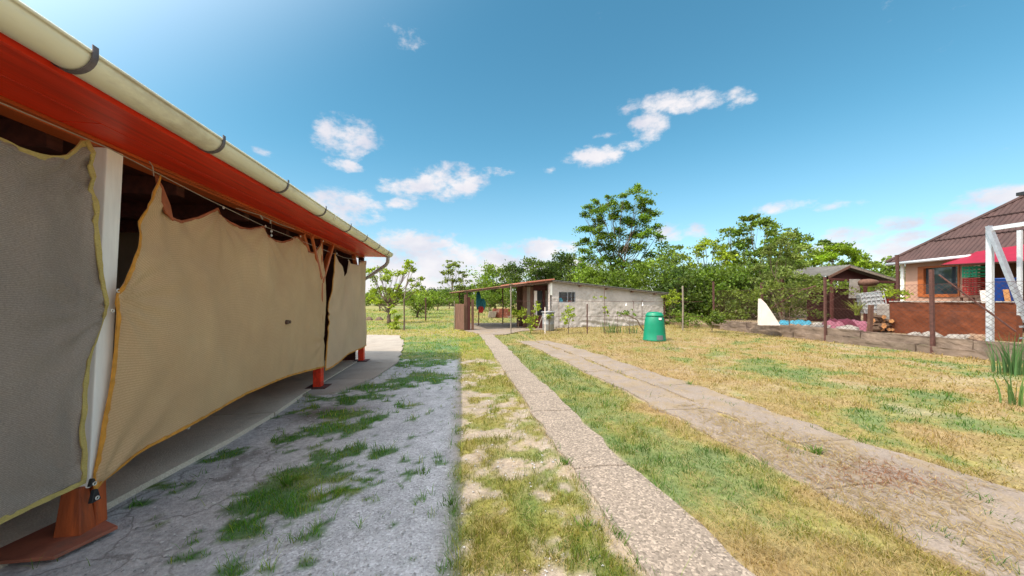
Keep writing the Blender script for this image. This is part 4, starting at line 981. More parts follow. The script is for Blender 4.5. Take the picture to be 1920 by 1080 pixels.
# ------------------------------------------------------------------ leafy growth
def leaf_cards(centres, size, cols, flat=.0, aspect=.55):
    n = len(centres); nrm = rng.normal(0, 1, (n, 3)); nrm[:, 2] = np.abs(nrm[:, 2])+flat; nrm /= np.linalg.norm(nrm, axis=1)[:, None]
    r = rng.normal(0, 1, (n, 3)); a = np.cross(nrm, r); a /= np.linalg.norm(a, axis=1)[:, None]; b = np.cross(nrm, a)
    s = size[:, None]; P = np.stack([centres-a*s, centres-b*s*aspect+nrm*s*.12, centres+a*s, centres+b*s*aspect+nrm*s*.12], 1)
    return P.reshape(-1, 3), np.arange(n*4).reshape(n, 4), np.repeat(cols, 4, 0)
def bez(a, b, c, n): return [a*(1-t)**2+b*2*t*(1-t)+c*t*t for t in [k/(n-1) for k in range(n)]]
def tree(name, label, loc, clumps, nleaf, lsize, colr, trunk_r=.12, trunk_h=1.5, lean=(0,0), group=None, barkm='bark', cat='tree', flat=.0, spread=1.0, fork=1, stems=1, cdark=.6, branch_frac=1.0, droop=0):
    """clumps: (x,y,z,rx,ry,rz) relative to loc"""
    root = empty(name, loc, label, cat, group); loc = Vector(loc); tb = MB()
    zt = max(c[2] for c in clumps); rd = random.Random(hash(label) % 1000 if False else int(abs(loc.x*131+loc.y*17)) % 9973)
    axes = []
    for sidx in range(stems):
        l2 = Vector((lean[0], lean[1], 0)) if stems == 1 else Vector((rd.uniform(-1,1), rd.uniform(-1,1), 0))*.25*trunk_h+Vector((lean[0], lean[1], 0))
        o = Vector((rd.uniform(-.1,.1), rd.uniform(-.1,.1), 0))*(stems > 1)
        n_ = 7; pts = [loc+o+l2*(t**1.3)+Vector((rd.uniform(-1,1), rd.uniform(-1,1), 0))*trunk_r*.5*(t > 0)+Vector((0,0,-.05+trunk_h*t)) for t in [k/(n_-1) for k in range(n_)]]
        rad = [trunk_r*(1.35 if k == 0 else 1)*(1-.55*k/(n_-1)) for k in range(n_)]
        tb.tube(pts, rad, 8); axes.append(pts)
    for i, c in enumerate(clumps):
        if rd.random() > branch_frac: continue
        pts = axes[i % stems]; ce = loc+Vector(c[:3])
        tt = min(.98, max(.35, (c[2]-c[5])*.55/trunk_h)) if trunk_h > 0 else .9
        k = tt*(len(pts)-1); k0 = int(k); st = pts[k0].lerp(pts[min(k0+1, len(pts)-1)], k-k0)
        mid = st.lerp(ce, .5)+Vector((ce.x-st.x, ce.y-st.y, 0))*.18-Vector((0,0,(ce.z-st.z)*.12))
        q = bez(st, mid, ce, 6); q = [w_+Vector((rd.uniform(-1,1),rd.uniform(-1,1),rd.uniform(-1,1)))*.03*(ce-st).length*(0 < j < 5) for j, w_ in enumerate(q)]
        r0 = trunk_r*.42*(.6+.5*rd.random())/max(1, len(clumps)/9)**.35
        tb.tube(q, [r0*(1-.8*j/5) for j in range(6)], 5)
        for _ in range(fork):
            s0 = q[rd.choice((2,3,4))]; en = ce+Vector((rd.uniform(-1,1)*c[3], rd.uniform(-1,1)*c[4], rd.uniform(-.4,1)*c[5]))*.85
            tb.tube([s0, s0.lerp(en, .5)+Vector((0,0,.04)), en], [r0*.4, r0*.25, r0*.1], 4)
    tb.build('trunk', barkm, root, smooth=True)
    vol = np.array([c[3]*c[4]*c[5] for c in clumps])**.67; vol /= vol.sum(); cs = []; sz = []; cl_ = []
    for c, w_ in zip(clumps, vol):
        k = max(3, int(nleaf*w_)); ns_ = 6; sub = rng.normal(0, .42, (ns_, 3)); wh = rng.integers(0, ns_, k)
        d_ = rng.normal(0, 1, (k, 3)); d_ /= np.linalg.norm(d_, axis=1)[:, None]; rr_ = rng.uniform(.15, 1, (k, 1))**.5
        d_ = (d_*rr_*np.array([.62, .62, .5])*rng.uniform(.7, 1.2, (ns_, 1))[wh]+sub[wh]*np.array([1.1, 1.1, .95])); rr_ = 1.0
        pos = d_*rr_*np.array(c[3:6])*spread*(1+.22*rng.normal(0, 1, (k, 1)))
        pos[:, 2] -= droop*np.hypot(pos[:, 0], pos[:, 1])
        cs.append(pos+np.array(loc)+np.array(c[:3])); tone = rng.uniform(.75, 1.25); yel = rng.uniform(0, .35)
        cc_ = np.array(colr)*1.45*tone; cc_ = cc_*(1-yel)+np.array((.20,.23,.03))*yel
        cl_.append(cc_[None]*rng.uniform(cdark*.75, 1.5, (k, 1))*np.array((1,1,1))); sz.append(lsize*rng.uniform(.55, 1.3, k))
    P, Fc, C = leaf_cards(np.concatenate(cs), np.concatenate(sz), np.concatenate(cl_), flat)
    npmesh('crown', P, Fc, C, 'leaf', root); return root
def crown(rd, n, w, h0, h1, r, flatness=.6, shape='egg', depth=None):
    """random clumps filling an uneven envelope"""
    out = []; depth = depth or w
    for i in range(n):
        t = (i+.5)/n; z = h0+(h1-h0)*t
        prof = {'egg': math.sin(math.pi*(.12+.80*t))**.8, 'vase': .35+.65*math.sin(math.pi*(.25+.5*t)) if t < .9 else .6, 'round': math.sin(math.pi*(.08+.86*t))**.6, 'col': .8}[shape]
        a = i*2.4+rd.uniform(-.5,.5); q = prof*(rd.uniform(.25, 1.0)**.6)
        k = r*rd.uniform(.7, 1.3)
        out.append((math.cos(a)*q*w/2, math.sin(a)*q*depth/2, z+rd.uniform(-.3,.3)*r, k, k, k*flatness))
    return out
def P3(px, v): return base(px, v)
rd = random.Random(5)
LG = (.115, .17, .022); MG = (.075, .125, .016); DG = (.035, .068, .014); YG = (.20, .25, .022); OG = (.13, .16, .035)
# fruit tree in front of the meadow, spreading limbs
c0 = P3(730, 22.5)
def clp(px, py, v0, r, fl=.7, dv=0):     # clump from its place in the crown, relative to c0
    q = at(px, py, v0+dv); return q
def tree_px(name, label, px, v, pts, r, **kw):
    """clump centres listed around the trunk: (px, py, scale)"""
    o = base(px, v); cl = []
    for (x, y, s) in pts:
        q = at(x, y, v+rd.uniform(-1, 1)*r*1.5); rr_ = r*s*rd.uniform(.85,1.15); cl.append((q.x-o.x, q.y-o.y, q.z, rr_, rr_, rr_*.7))
    return tree(name, label, o, cl, **kw)
tree_px('fruit_tree', 'leafy fruit tree with spreading limbs just beyond the sunlit apron', 730, 22.5,
  [(700,520,1),(705,545,1),(712,505,.8),(722,525,1),(735,515,1),(748,512,.8),(728,545,1),(745,540,.9),(760,510,.8),(765,495,.7),(775,505,.7),(768,525,.8),(785,535,.8),(790,520,.5),(780,545,.6),(700,560,.8),(715,565,.7),(698,505,.6),(740,555,.7),(752,552,.6),(770,492,.6),(762,502,.6)],
  .42, nleaf=2600, lsize=.085, colr=YG, trunk_r=.14, trunk_h=1.35, lean=(-.1,0), fork=2, barkm='bark')
tree_px('vine_bush', 'young vine with bright green leaves at the foot of the fruit tree', 739, 18.2,
  [(737,585,.8),(741,595,.8),(739,607,.9),(743,615,.9),(735,575,.6),(744,600,.5)], .26, nleaf=420, lsize=.075, colr=YG, trunk_r=.02, trunk_h=1.0, cat='vine')
# second row of orchard trees
for (lab, px, v, bw, hh_, colr) in (('small orchard tree with a crooked trunk right of the fruit tree',782,30,3.0,2.5,LG),('small orchard tree behind the thin meadow post',797,38,3.4,2.9,LG),('orchard tree in the middle of the row beyond the meadow',820,50,4.4,3.6,MG),
   ('rounded orchard tree at the far end of the row',842,60,5.5,3.9,LG),('orchard tree seen between the far posts of the canopy',918,44,4.4,3.3,MG),('light green orchard tree behind the brick stack',948,46,5.0,3.5,LG),('orchard tree behind the hanging teal cloth',902,56,4.6,3.8,MG),
   ('low orchard tree behind the fruit tree at the left',712,48,5.0,3.4,LG)):
    tree('orchard_tree', lab, P3(px, v), crown(rd, 11, bw*.85, .9, hh_*.72, .6, .8, 'round'), 1500, .10, colr, trunk_r=.10, trunk_h=1.3, lean=(rd.uniform(-.3,.3),0), group='orchard trees beyond the meadow', stems=1)
# far belt of trees closing the meadow
far_lab = ['far pale bushy tree at the left edge of the far belt','far round tree behind the fruit tree','far low tree over the thin meadow post','far dark green tree left of the slender tree','far tree at the foot of the slender tree','far green tree right of the slender tree','far tree over the left end of the canopy','far tree between canopy and round bush','far low yellowish tree behind the orchard row','far low dark tree beside the slender trunk']
for i, (px, v, w_, h_, colr) in enumerate(((705,88,11,4.6,OG),(742,92,12,5.2,LG),(775,95,12,5.4,MG),(812,90,12,6.0,DG),(842,96,12,6.2,MG),(872,90,13,7.2,OG),(898,84,11,6.8,MG),(925,78,11,8.2,OG),(795,78,8,4.2,YG),(858,82,9,5.0,DG))):
    tree('far_tree', far_lab[i], P3(px, v), crown(rd, 18, w_, .8, h_*.62, 1.2, .8, 'round'), 2300, .26, colr, trunk_r=.2, trunk_h=2.2, group='far trees closing the meadow')
# slender tall tree
tree_px('slender_tree', 'tall thin-leaved tree standing alone at the meadow edge', 849, 82,
  [(849,495,1),(840,503,.9),(858,500,.9),(832,512,.8),(845,512,1),(862,512,1),(872,516,.8),(835,524,.8),(850,525,.9),(866,526,1),(878,528,.7),(828,530,.5),(855,538,.7),(870,540,.8),(884,538,.6),(842,490,.5),(862,492,.4)],
  1.1, nleaf=1500, lsize=.26, colr=OG, trunk_r=.24, trunk_h=7.5, fork=3, barkm='barkpale')
# trees behind the shed
def big(name, label, px, v, w_, h0, h1, n_, r_, nl, ls, colr, shape='round', **kw):
    return tree(name, label, P3(px, v), crown(rd, n_, w_, h0, h1, r_, kw.pop('fl', .75), shape), nl, ls, colr, **kw)
big('bushy_tree', 'feathery light green tree left of the dark round tree', 928, 48, 6.0, 1.2, 5.6, 26, 1.05, 5200, .17, LG, trunk_r=.2, trunk_h=3)
big('dark_tree', 'dark green broad tree behind the canopy', 1000, 36, 6.4, 1.0, 5.3, 34, 1.05, 9000, .13, DG, trunk_r=.22, trunk_h=2.6)
big('dark_tree', 'dark green tree directly behind the shed ridge', 1062, 36, 6.2, 1.0, 5.6, 34, 1.05, 9000, .13, DG, trunk_r=.22, trunk_h=2.8)
big('bare_tree', 'thin greyish tree with few leaves between dark tree and tall acacia', 1082, 39, 4.2, 2.0, 6.0, 14, .6, 900, .12, OG, trunk_r=.12, trunk_h=4, fork=3, barkm='barkpale')
# tall acacia
tree_px('tall_acacia', 'tallest tree, an open-crowned acacia behind the shed', 1165, 31,
  [(1195,362,.8),(1210,378,.8),(1175,385,.8),(1225,400,.7),(1150,380,.8),(1130,392,.8),(1105,388,.8),(1098,402,.7),(1120,412,.8),(1150,405,.9),(1180,410,1),(1205,410,.9),(1228,425,.7),(1100,425,.8),(1125,435,.9),(1155,432,.9),(1185,440,.9),(1210,438,.8),(1232,442,.6),(1098,450,.8),(1120,458,.9),(1145,460,.9),(1172,465,.9),(1200,462,.8),(1218,475,.6),(1105,480,.8),(1130,486,.9),(1160,492,1),(1190,492,.9),(1115,505,.9),(1145,512,1),(1175,515,1),(1200,512,.9),(1092,468,.5),(1090,495,.6),(1215,395,.6),(1198,352,.5),(1140,368,.5),(1170,365,.5),(1120,376,.5)],
  .86, nleaf=22000, lsize=.105, colr=(.09,.155,.016), trunk_r=.19, trunk_h=5.0, fork=3, flat=.6, stems=3, droop=.25)
for (lab, px, v, w_, h0, h1, colr, nl) in (
  ('bright green bush at the foot of the tall acacia',1110,29,5,.6,3.6,LG,4200),('mid green bush right of the acacia trunk',1185,28,5,.5,4.0,MG,4200),('tall green bush above the right end of the shed',1235,27,4.6,.5,4.6,LG,4600),
  ('dark bush behind the compost bin',1262,25,3.6,.4,3.4,DG,4000),('thick dark green bush between bin and fence corner',1300,27,4.6,.4,4.0,DG,5000),('leafy bush left of the fence plinth end',1345,25,4.2,.4,3.5,MG,4600),
  ('broad bush behind the first fence post',1390,25,4.2,.4,3.8,MG,4600),('dense bush beside the corrugated lean-to',1435,25,4.2,.4,4.0,DG,4600),('bush overhanging the corrugated lean-to roof',1480,27,4.6,.8,4.6,MG,4600)):
    big('garden_bush', lab, px, v, w_, h0, h1, 24, .85, nl, .11, colr, trunk_r=.08, trunk_h=1.2, stems=3, group='bushes behind the fence and shed', cat='bush')
for (lab, px, v, w_, h0, h1, colr, nl, ls) in (
  ('slim tree with a loose top right of the acacia',1262,33,3.6,2.4,6.8,LG,2000,.13),('yellow-green loose tree above the fence corner',1325,32,4.6,2.2,6.9,YG,3000,.13),
  ('large green tree with a high crown in the middle right',1420,32,6.8,2.0,8.9,MG,7500,.14),('large bushy tree with blossom beside the lean-to',1470,29,4.8,1.6,7.3,LG,6000,.12),
  ('open tree left of the high crown',1372,34,4.2,2.5,8.1,LG,2600,.13),('bright yellow-green tree right of the lean-to roof',1560,33,7,1.5,6.3,(.15,.23,.012),8000,.14),('drooping tree at the right end of the tree row',1530,36,6,3.0,8.0,MG,3600,.14),
  ('green tree behind the antenna pole',1612,36,5,1.0,6.0,LG,4000,.14),('small far tree beside the brown roof house',1668,48,6,1.0,6.0,MG,2600,.2)):
    big('garden_tree', lab, px, v, w_, h0, h1, 26, .62, nl, ls, colr, shape='egg', trunk_r=.16, trunk_h=h0+1.8, fork=2, group='trees behind the neighbouring garden', fl=.6)
tree_px('blossoming_elder', 'pale-leaved elder tree hanging over the left of the lean-to roof', 1470, 18.4,
  [(1440,470,.9),(1465,455,.9),(1455,490,1),(1485,480,1),(1500,500,.9),(1475,510,1),(1440,515,.9),(1420,500,.7),(1510,520,.8),(1530,518,.6),(1455,535,1),(1490,540,.9),(1520,540,.7),(1430,540,.8),(1480,440,.6),(1500,465,.6),(1410,525,.6),(1545,530,.45)],
  .42, nleaf=6500, lsize=.06, colr=(.13,.165,.045), trunk_r=.07, trunk_h=2.2, fork=2, stems=2)
# filler greenery far right behind and far back
for (lab, px, v) in (('far hedge tree behind the shed left side',1040,60),('far hedge tree behind the acacia',1150,58),('far hedge tree behind the bushes',1300,56),('far hedge tree behind the high crown',1450,56),('far hedge tree at the house side',1640,60)):
    big('far_tree', lab, px, v, 11, .8, 6.0, 22, 1.8, 3200, .24, MG, trunk_r=.2, trunk_h=2, group='far trees behind the gardens')

# vines, leeks and flowers
def vine(name, label, px, py, v, pts, r, nl, ls, colr=YG, cat='vine', th=1.0, tr=.022, grp=None):
    return tree_px(name, label, px, v, pts, r, nleaf=nl, lsize=ls, colr=colr, trunk_r=tr, trunk_h=th, cat=cat, group=grp, fork=1)
vine('grape_vine', 'young grape vine climbing in front of the shed entrance', 995, 0, 15.8, [(993,595,1),(996,605,1),(994,615,.9),(1004,585,.8),(1006,575,.8),(1000,598,.8),(1008,568,.5)], .24, 330, .06, th=.5)
vine('grape_vine', 'row of grape shoots left of the shed entrance', 972, 0, 18.3, [(962,585,1),(968,588,1),(976,586,1),(984,588,1),(980,582,.8),(965,580,.8),(972,590,.8)], .26, 420, .065, th=.9)
vine('grape_vine', 'yellow-green vine in front of the shed window', 1066, 0, 15.6, [(1063,585,1),(1060,596,1),(1070,590,1),(1072,580,.8),(1064,575,.6),(1060,605,.6),(1075,600,.4)], .22, 300, .055, th=.5)
vine('potted_herb', 'leafy herb growing on the rim of the water barrel', 1030, 0, 16.8, [(1026,592,1),(1034,591,1),(1030,595,1)], .13, 120, .05, th=.75, cat='plant')
vine('grape_vine', 'thin vine climbing the tall trellis rod on the shed wall', 1136, 0, 15.6, [(1136,575,.6),(1134,558,.6),(1138,585,.6),(1113,557,.5),(1128,556,.4),(1140,592,.4)], .17, 130, .05, th=1.2, tr=.012)
vine('garden_shrub', 'arching shrub left of the compost bin', 1180, 0, 15.6, [(1170,588,.8),(1160,586,.6),(1180,585,.7),(1190,590,.6)], .18, 160, .05, colr=MG, cat='shrub', th=.5)
vine('garden_shrub', 'weedy shrub at the left end of the fence plinth', 1335, 0, 16.2, [(1330,598,1),(1338,603,1),(1345,595,1),(1325,604,.8),(1340,590,.8)], .34, 700, .055, colr=MG, cat='shrub', th=.3)
vine('garden_shrub', 'leafy weeds right of the compost bin', 1280, 0, 19.0, [(1262,600,1),(1275,598,1),(1290,600,1),(1305,598,1),(1262,588,1),(1298,590,1),(1278,590,.8)], .42, 1100, .06, colr=MG, cat='shrub', th=.3)
vine('climbing_vine', 'pale climber at the right end of the shed', 1255, 0, 21, [(1250,555,.9),(1262,552,.9),(1270,560,.9),(1258,565,.8),(1245,562,.6),(1275,552,.5)], .3, 500, .07, colr=YG, th=1.6)
vine('climbing_plant', 'ivy hanging on the wire fence between the rusty posts', 1480, 0, 14.8, [(1385,548,1),(1400,560,1),(1420,545,.8),(1465,548,1),(1470,565,1),(1500,555,1),(1520,545,1),(1540,560,1),(1475,578,.9),(1500,585,.9),(1530,590,.9),(1400,590,1),(1375,575,1),(1365,592,1),(1440,540,1),(1490,535,1),(1545,540,.8),(1570,535,.7),(1585,548,.6)], .42, 2200, .055, colr=(.075,.10,.02), cat='plant', th=1.0)
vine('leafy_plant', 'pale leafy plant beside the house corner', 1688, 0, 15, [(1672,548,1),(1684,546,1),(1696,552,1),(1665,552,.7),(1692,560,.7)], .25, 330, .06, colr=YG, cat='plant', th=.9)
def leek(name, label, loc, n, h, spread_, wd=.022, colr=(.10,.19,.075), cat='plant', curve=.35):
    root = empty(name, loc, label, cat); r_ = random.Random(n+int(loc[0]*7)); V = []; Fc = []; C = []
    for i in range(n):
        a = r_.uniform(0, 6.28); q = r_.uniform(0, spread_); bx = loc[0]+math.cos(a)*q; by = loc[1]+math.sin(a)*q; hh_ = h*r_.uniform(.5, 1.05); b2 = a+r_.uniform(-.8,.8); l_ = hh_*r_.uniform(.05, curve); w0 = wd*r_.uniform(.6,1.2)
        i0 = len(V); tw_ = r_.uniform(0, 3.14); ex, ey = math.cos(tw_), math.sin(tw_); col_ = np.array(colr)*r_.uniform(.6,1.5); K = 5
        for k in range(K):
            t = k/(K-1); w_ = w0*(1-t**2*.9)/2
            for s in (-1, 0, 1):
                V.append((bx+math.cos(b2)*l_*t**2+ex*w_*s, by+math.sin(b2)*l_*t**2+ey*w_*s, loc[2]-.02+hh_*(t-.12*t*t*(l_/hh_))+(0 if s else -.3*w_))); C.append(col_)
        for k in range(K-1):
            for s in (0, 1): a_ = i0+k*3+s; Fc.append((a_, a_+1, a_+4, a_+3))
    npmesh('leaves', np.array(V), np.array(Fc), np.array(C), 'leaf', root); return root
leek('leek_clump', 'clump of blue-green leek leaves left of the compost bin', base(1146, 16.2), 55, .62, .45)
leek('leek_clump', 'sparse leek clump nearest the bin under the trellis wire', base(1180, 16.2), 36, .5, .5)
leek('iris_clump', 'tall thick iris clump at the right end of the plinth', base(1903, 7.1), 90, .85, .30, .024)
leek('iris_clump', 'small iris clump nearest the camera at the right edge', base(1905, 5.05), 22, .55, .14, .022, colr=(.13,.22,.07))
leek('yucca', 'spiky yellow-green yucca before the lean-to', at(1607, 590, 16.0), 70, .75, .08, .04, colr=(.22,.25,.05), curve=1.1)
# scattered weeds on the ground
wl = [('tuft of grass on the shadow line','',790,884),]
for (lab, px, py, n_, h_) in (('leafy weed tuft in the gravel nearest the shadow edge',845,943,26,.07),('weed tuft in the middle of the gravel',790,886,30,.08),('weed tuft at the left edge of the pebbled path',1058,868,34,.08),('weed tuft low on the pebbled path edge',1100,990,20,.06),('bushy tuft on the track edge',1527,848,60,.09),('weed tuft on the far lawn',1292,722,40,.10),('weed tuft by the gravel patch',540,905,50,.10)):
    p = G(px, py); leek('weed_tuft', lab, (p.x, p.y, .01), n_, h_, .07, .008, colr=(.10,.19,.03), curve=1.2)

# ------------------------------------------------------------------ trellis in front of the shed
tr = empty('wire_trellis', base(1100, 15.4), 'wire trellis on thin rods in front of the shed', 'trellis')
rods = [(1022,576,624,'paleboard',.022),(1048,563,626,'rust',.008),(1101,570,606,'rust',.028),(1133,536,612,'rust',.012),(1158,590,615,'rust',.008),(1187,590,615,'rust',.008),(1204,562,612,'rust',.008)]
for (px, y0, y1, m_, r_) in rods:
    v = 15.6; b0 = base(px, v); MB().tube([(b0.x,b0.y,-.02),(b0.x,b0.y,zat(y0, v))], r_, 6).build('rod', m_, tr)
for yy in (564, 592):
    v = 15.6; MB().tube([at(px, yy+((px-990)*.004)+(1 if i % 2 else 0), v) for i, px in enumerate(range(958, 1345, 30))], .007, 5).build('wire', 'rust', tr)
MB().tube([at(1186,564,15.6), at(1188,566,15.6), at(1188,578,15.6)], .01, 5).build('hook', 'rust', tr)
b0 = base(958, 15.6); tp = MB().tube([(b0.x,b0.y,-.02),(b0.x,b0.y,1.1),(b0.x,b0.y,2.12)], .028, 8)
tp.lathe((b0.x,b0.y,2.12), [(.04,0),(.09,.05),(.09,.07)], 8); tag(tp.build('tall_post', 'greywood'), 'tall pale wooden post before the canopy, ending at its roof edge', 'post')
for (px, lab) in ((1174, 'left of two small white bottles hung on the trellis wire'), (1205, 'right of two small white bottles, above the compost bin')):
    q = at(px, 567, 15.6); mb = MB().lathe((q.x,q.y,q.z-.17), [(.03,0),(.034,.03),(.028,.07),(.012,.12),(.008,.17)], 10); tag(mb.build('hanging_bottle', 'white', smooth=True), lab, 'bottle')
q = [at(x, y, 15.4) for x, y in ((1163,590),(1180,592),(1195,600),(1201,612),(1207,620))]
tag(MB().tube(q, [.018,.02,.025,.03,.03], 6).build('bent_branch', 'bark'), 'dark bent branch arching down to the compost bin', 'branch')
# posts in the meadow
for (px, v, top, m_, r_, lab) in ((757,17.2,560,'bark',.028,'thin dark pole standing at the apron corner'),(798,25,558,'rust',.05,'short brown post alone in the meadow'),(838,70,564,'bark',.05,'tiny far stake on the meadow'),(1280,17.2,536,'greywood',.04,'pale pole beside the shrub right of the compost bin')):
    b0 = base(px, v); tag(MB().tube([(b0.x,b0.y,-.05),(b0.x+.02,b0.y,zat(top, v)*.5),(b0.x,b0.y,zat(top, v))], r_, 7).build('wooden_post', m_), lab, 'post')
q = [at(757,570,17.3), at(760,545,17.3), at(765,520,17.2), at(771,499,17.2)]
q[0] = base(759, 17.3)+Vector((0,0,-.03)); q.insert(1, at(758,560,17.3)); tag(MB().tube(q, [.02,.022,.024,.022,.015], 6).build('pale_stick', 'greywood'), 'pale bent stick rising past the fruit tree', 'stick')
for (px, lab) in ((692, 'left of two dark molehills on the meadow'), (711, 'right of two dark molehills on the meadow')):
    b0 = base(px, 26); mb = MB(); n_ = 12
    mb.lathe((b0.x,b0.y,-.02), [(.34,0),(.27,.10),(.16,.2),(.05,.27)], n_); mb.v = [(x+random.uniform(-.03,.03), y+random.uniform(-.03,.03), z) for x, y, z in mb.v]; tag(mb.build('molehill', 'bark'), lab, 'molehill')

# ------------------------------------------------------------------ fence on its concrete plinth
FX = 13.1
fence = empty('wire_fence', (FX, 9, 0), 'rusty wire fence standing on a cracked concrete plinth', 'fence')
def plinth(y0, y1, x, z0, z1, th, seed, m_='plinth'):
    mb = MB(); n_ = int((y1-y0)/.08); rows = 6
    for i in range(n_+1):
        y = y0+(y1-y0)*i/n_
        for j in range(rows+1):
            t = j/rows; z = z0+(z1-z0)*t; q = float(fbm(np.array([y]), np.array([z*3]), 2.5, seed, 4)[0]-.5)*.07
            zz_ = z+(float(fbm(np.array([y]), np.array([1.0]), 1.6, seed+5, 4)[0]-.5)*.06 if j == rows else 0)+(float(fbm(np.array([y]), np.array([1.0]), 3, seed+8, 4)[0]-.5)*.12 if j == 0 and z0 > .05 else 0)
            mb.v.append((x+q, y, zz_))
        mb.v.append((x+th, y, z1)); mb.v.append((x+th, y, z0))
    m2 = rows+3
    for i in range(n_):
        for j in range(m2): a = i*m2+j; b_ = i*m2+(j+1) % m2; mb.f.append((a, b_, b_+m2, a+m2))
    mb.f += [tuple(range(m2)), tuple(range(n_*m2+m2-1, n_*m2-1, -1))]
    return mb.build('plinth', m_, fence)
for (y0, y1, z0, z1, dx) in ((4.7,7.3,.20,.44,0),(7.33,9.9,.20,.45,.02),(9.93,12.4,.22,.48,0),(12.43,14.6,.20,.46,.02),(14.63,17.2,.2,.44,0),(4.6,8.4,-.1,.195,-.09),(8.45,12.2,-.1,.215,-.07),(12.25,16.2,-.1,.195,-.08)):
    plinth(y0, y1, FX+dx, z0, z1, .16, int(y0*10))
for (y, ztop, m_, w_) in ((4.2,2.2,'rust',.06),(None,0,0,0)):
    if y is not None: MB().bar((FX+.2,y,0),(FX+.2,y,ztop), w_).build('fence_post', m_, fence)
for (px, ptop, m_, w_) in ((1333,528,'rust',.07),(1423,530,'rust',.08),(1551,519,'rust',.065),(1753,505,'rust',.075)):
    q = onX(px, HOR, FX+.02); v = q.x*SN+q.y*CS; MB().bar((FX-.05 if px > 1500 else FX+.2,q.y,.0),(FX-.02 if px > 1500 else FX+.2,q.y+.05,zat(ptop, v)), w_).build('fence_post', m_, fence)
q = onX(1760, 515, FX); q2 = onX(1905, 622, FX+.5); MB().tube([(FX,q.y,q.z),(q2.x,q2.y,q2.z)], .02, 6).build('stay_pole', 'rust', fence)
q = onX(1630, HOR, FX+.3); MB().bar((FX+.3,q.y,.1),(FX+.3,q.y-.05,1.33), .13, .08).build('short_stake', 'oldwood', fence)
q = onX(1490, 528, FX+1.5); MB().tube([onX(1435,585,FX+.3), onX(1500,545,FX+.9), onX(1530,536,FX+1.2)], .025, 6).build('stay_pole', 'rust', fence)
# woven wire mesh
mb = MB(); z0, z1 = .44, 1.95; s_ = .13; hgt = z1-z0; yA, yB = 4.2, 16.6; k = 0
y = yA-hgt
def seg(mb, a, b, r=.0032):
    a, b = Vector(a), Vector(b); t = (b-a).normalized(); n_ = Vector((1,0,0)); g_ = t.cross(n_).normalized()*r; i = len(mb.v)
    for q_ in (a, b): mb.v += [tuple(q_+g_), tuple(q_-g_*.5+n_*r*.87), tuple(q_-g_*.5-n_*r*.87)]
    mb.f += [(i,i+1,i+4,i+3),(i+1,i+2,i+5,i+4),(i+2,i,i+3,i+5)]
while y < yB:
    ya, za = y, z0; yb, zb_ = y+hgt, z1
    if ya < yA: za += yA-ya; ya = yA
    if yb > yB: zb_ -= yb-yB; yb = yB
    if yb > ya: seg(mb, (FX+.04,ya,za), (FX+.04,yb,zb_)); seg(mb, (FX+.046,ya,z0+z1-za), (FX+.046,yb,z0+z1-zb_))
    y += s_
for zz_ in (z0+.02, 1.2, z1): mb.tube([(FX+.043,yA,zz_),(FX+.043,10,zz_-.02),(FX+.043,yB,zz_)], .006, 4)
mb.build('wire_mesh', 'rust', fence)

# ------------------------------------------------------------------ neighbouring house
HX = 21.2
hs_ = empty('neighbour_house', (HX, 9, .15), 'peach house with a brown corrugated hipped roof at the right', 'house')
zE = 3.35
wy0, wy1 = onX(1800,520,HX).y, onX(1728,520,HX).y; wz0_, wz1_ = 1.72, 3.02
oy0 = onX(1835,520,HX).y
b = MB(); b.box(HX, HX+.3, wy1, 14.1, .1, zE); b.box(HX, HX+.3, wy0, wy1, .1, wz0_); b.box(HX, HX+.3, wy0, wy1, wz1_, zE); b.box(HX, HX+.3, wy0-.25, wy0, .1, zE); b.box(HX, HX+.3, 2, wy0-.25, 2.95, zE); b.box(HX+.3, HX+5, 13.8, 14.1, .1, zE)
b.build('wall', 'peach', hs_)
MB().box(HX+1.6, HX+1.7, 2, 12.5, .1, zE).build('recess_wall', 'oldwood', hs_)
win = MB().box(HX+.1, HX+.12, wy0, wy1, wz0_, wz1_).build('window', 'glasssky', hs_)
b = MB(); f_ = .09
b.box(HX-.04, HX+.15, wy1-f_, wy1+.12, wz0_-.08, wz1_+.02); b.box(HX-.04, HX+.15, wy0-.0, wy0+f_*.6, wz0_-.08, wz1_+.02); b.box(HX-.05, HX+.15, wy0+f_*.6, wy1-f_, wz0_-.1, wz0_+.03); b.box(HX-.04, HX+.15, wy0+f_*.6, wy1-f_, wz1_-.07, wz1_+.021)
b.build('window_frame', 'orangewood', win)
MB().box(HX-.08, HX-.01, 14.12, 14.24, .1, 3.3).build('corner_trim', 'whitewood', hs_)
# hipped roof: corrugated west slope, hip end
eX, eY = HX-.45, 14.55; aX, aY, aZ = 23.7, 11.6, 5.95
def roof_plane(mb, A0, B0, apex0, apex1, wl=.16):
    """eave A0->B0 (towards viewer), top apex0->apex1; corrugated sheets running down the slope"""
    A0, B0, p0, p1 = map(Vector, (A0, B0, apex0, apex1)); nrm = ((B0-A0).cross(p0-A0)).normalized(); nrm = nrm if nrm.z > 0 else -nrm
    Lw = (B0-A0).length; k = int(Lw/wl*4); rows = 9; i0 = len(mb.v)
    for i in range(k+1):
        s = i/k; e0 = A0.lerp(B0, s)
        # slope-line clipped by the hip
        da = (p0-A0).dot((B0-A0).normalized()); f = min(1, (s*Lw)/da) if da > 0 else 1
        up = (p0-A0)-(B0-A0).normalized()*da
        for r_ in range(2): mb.v.append(tuple(e0+up*f*r_+nrm*(.012*math.sin(i*math.pi/2))))
    for i in range(k): a = i0+2*i; mb.f.append((a, a+2, a+3, a+1))
    return mb
b = MB(); roof_plane(b, (eX,eY,zE-.02), (eX,1.5,zE-.02), (aX,aY,aZ), (aX,1.5,aZ)); o = b.build('roof', 'mauveroof', hs_, solid=.02)
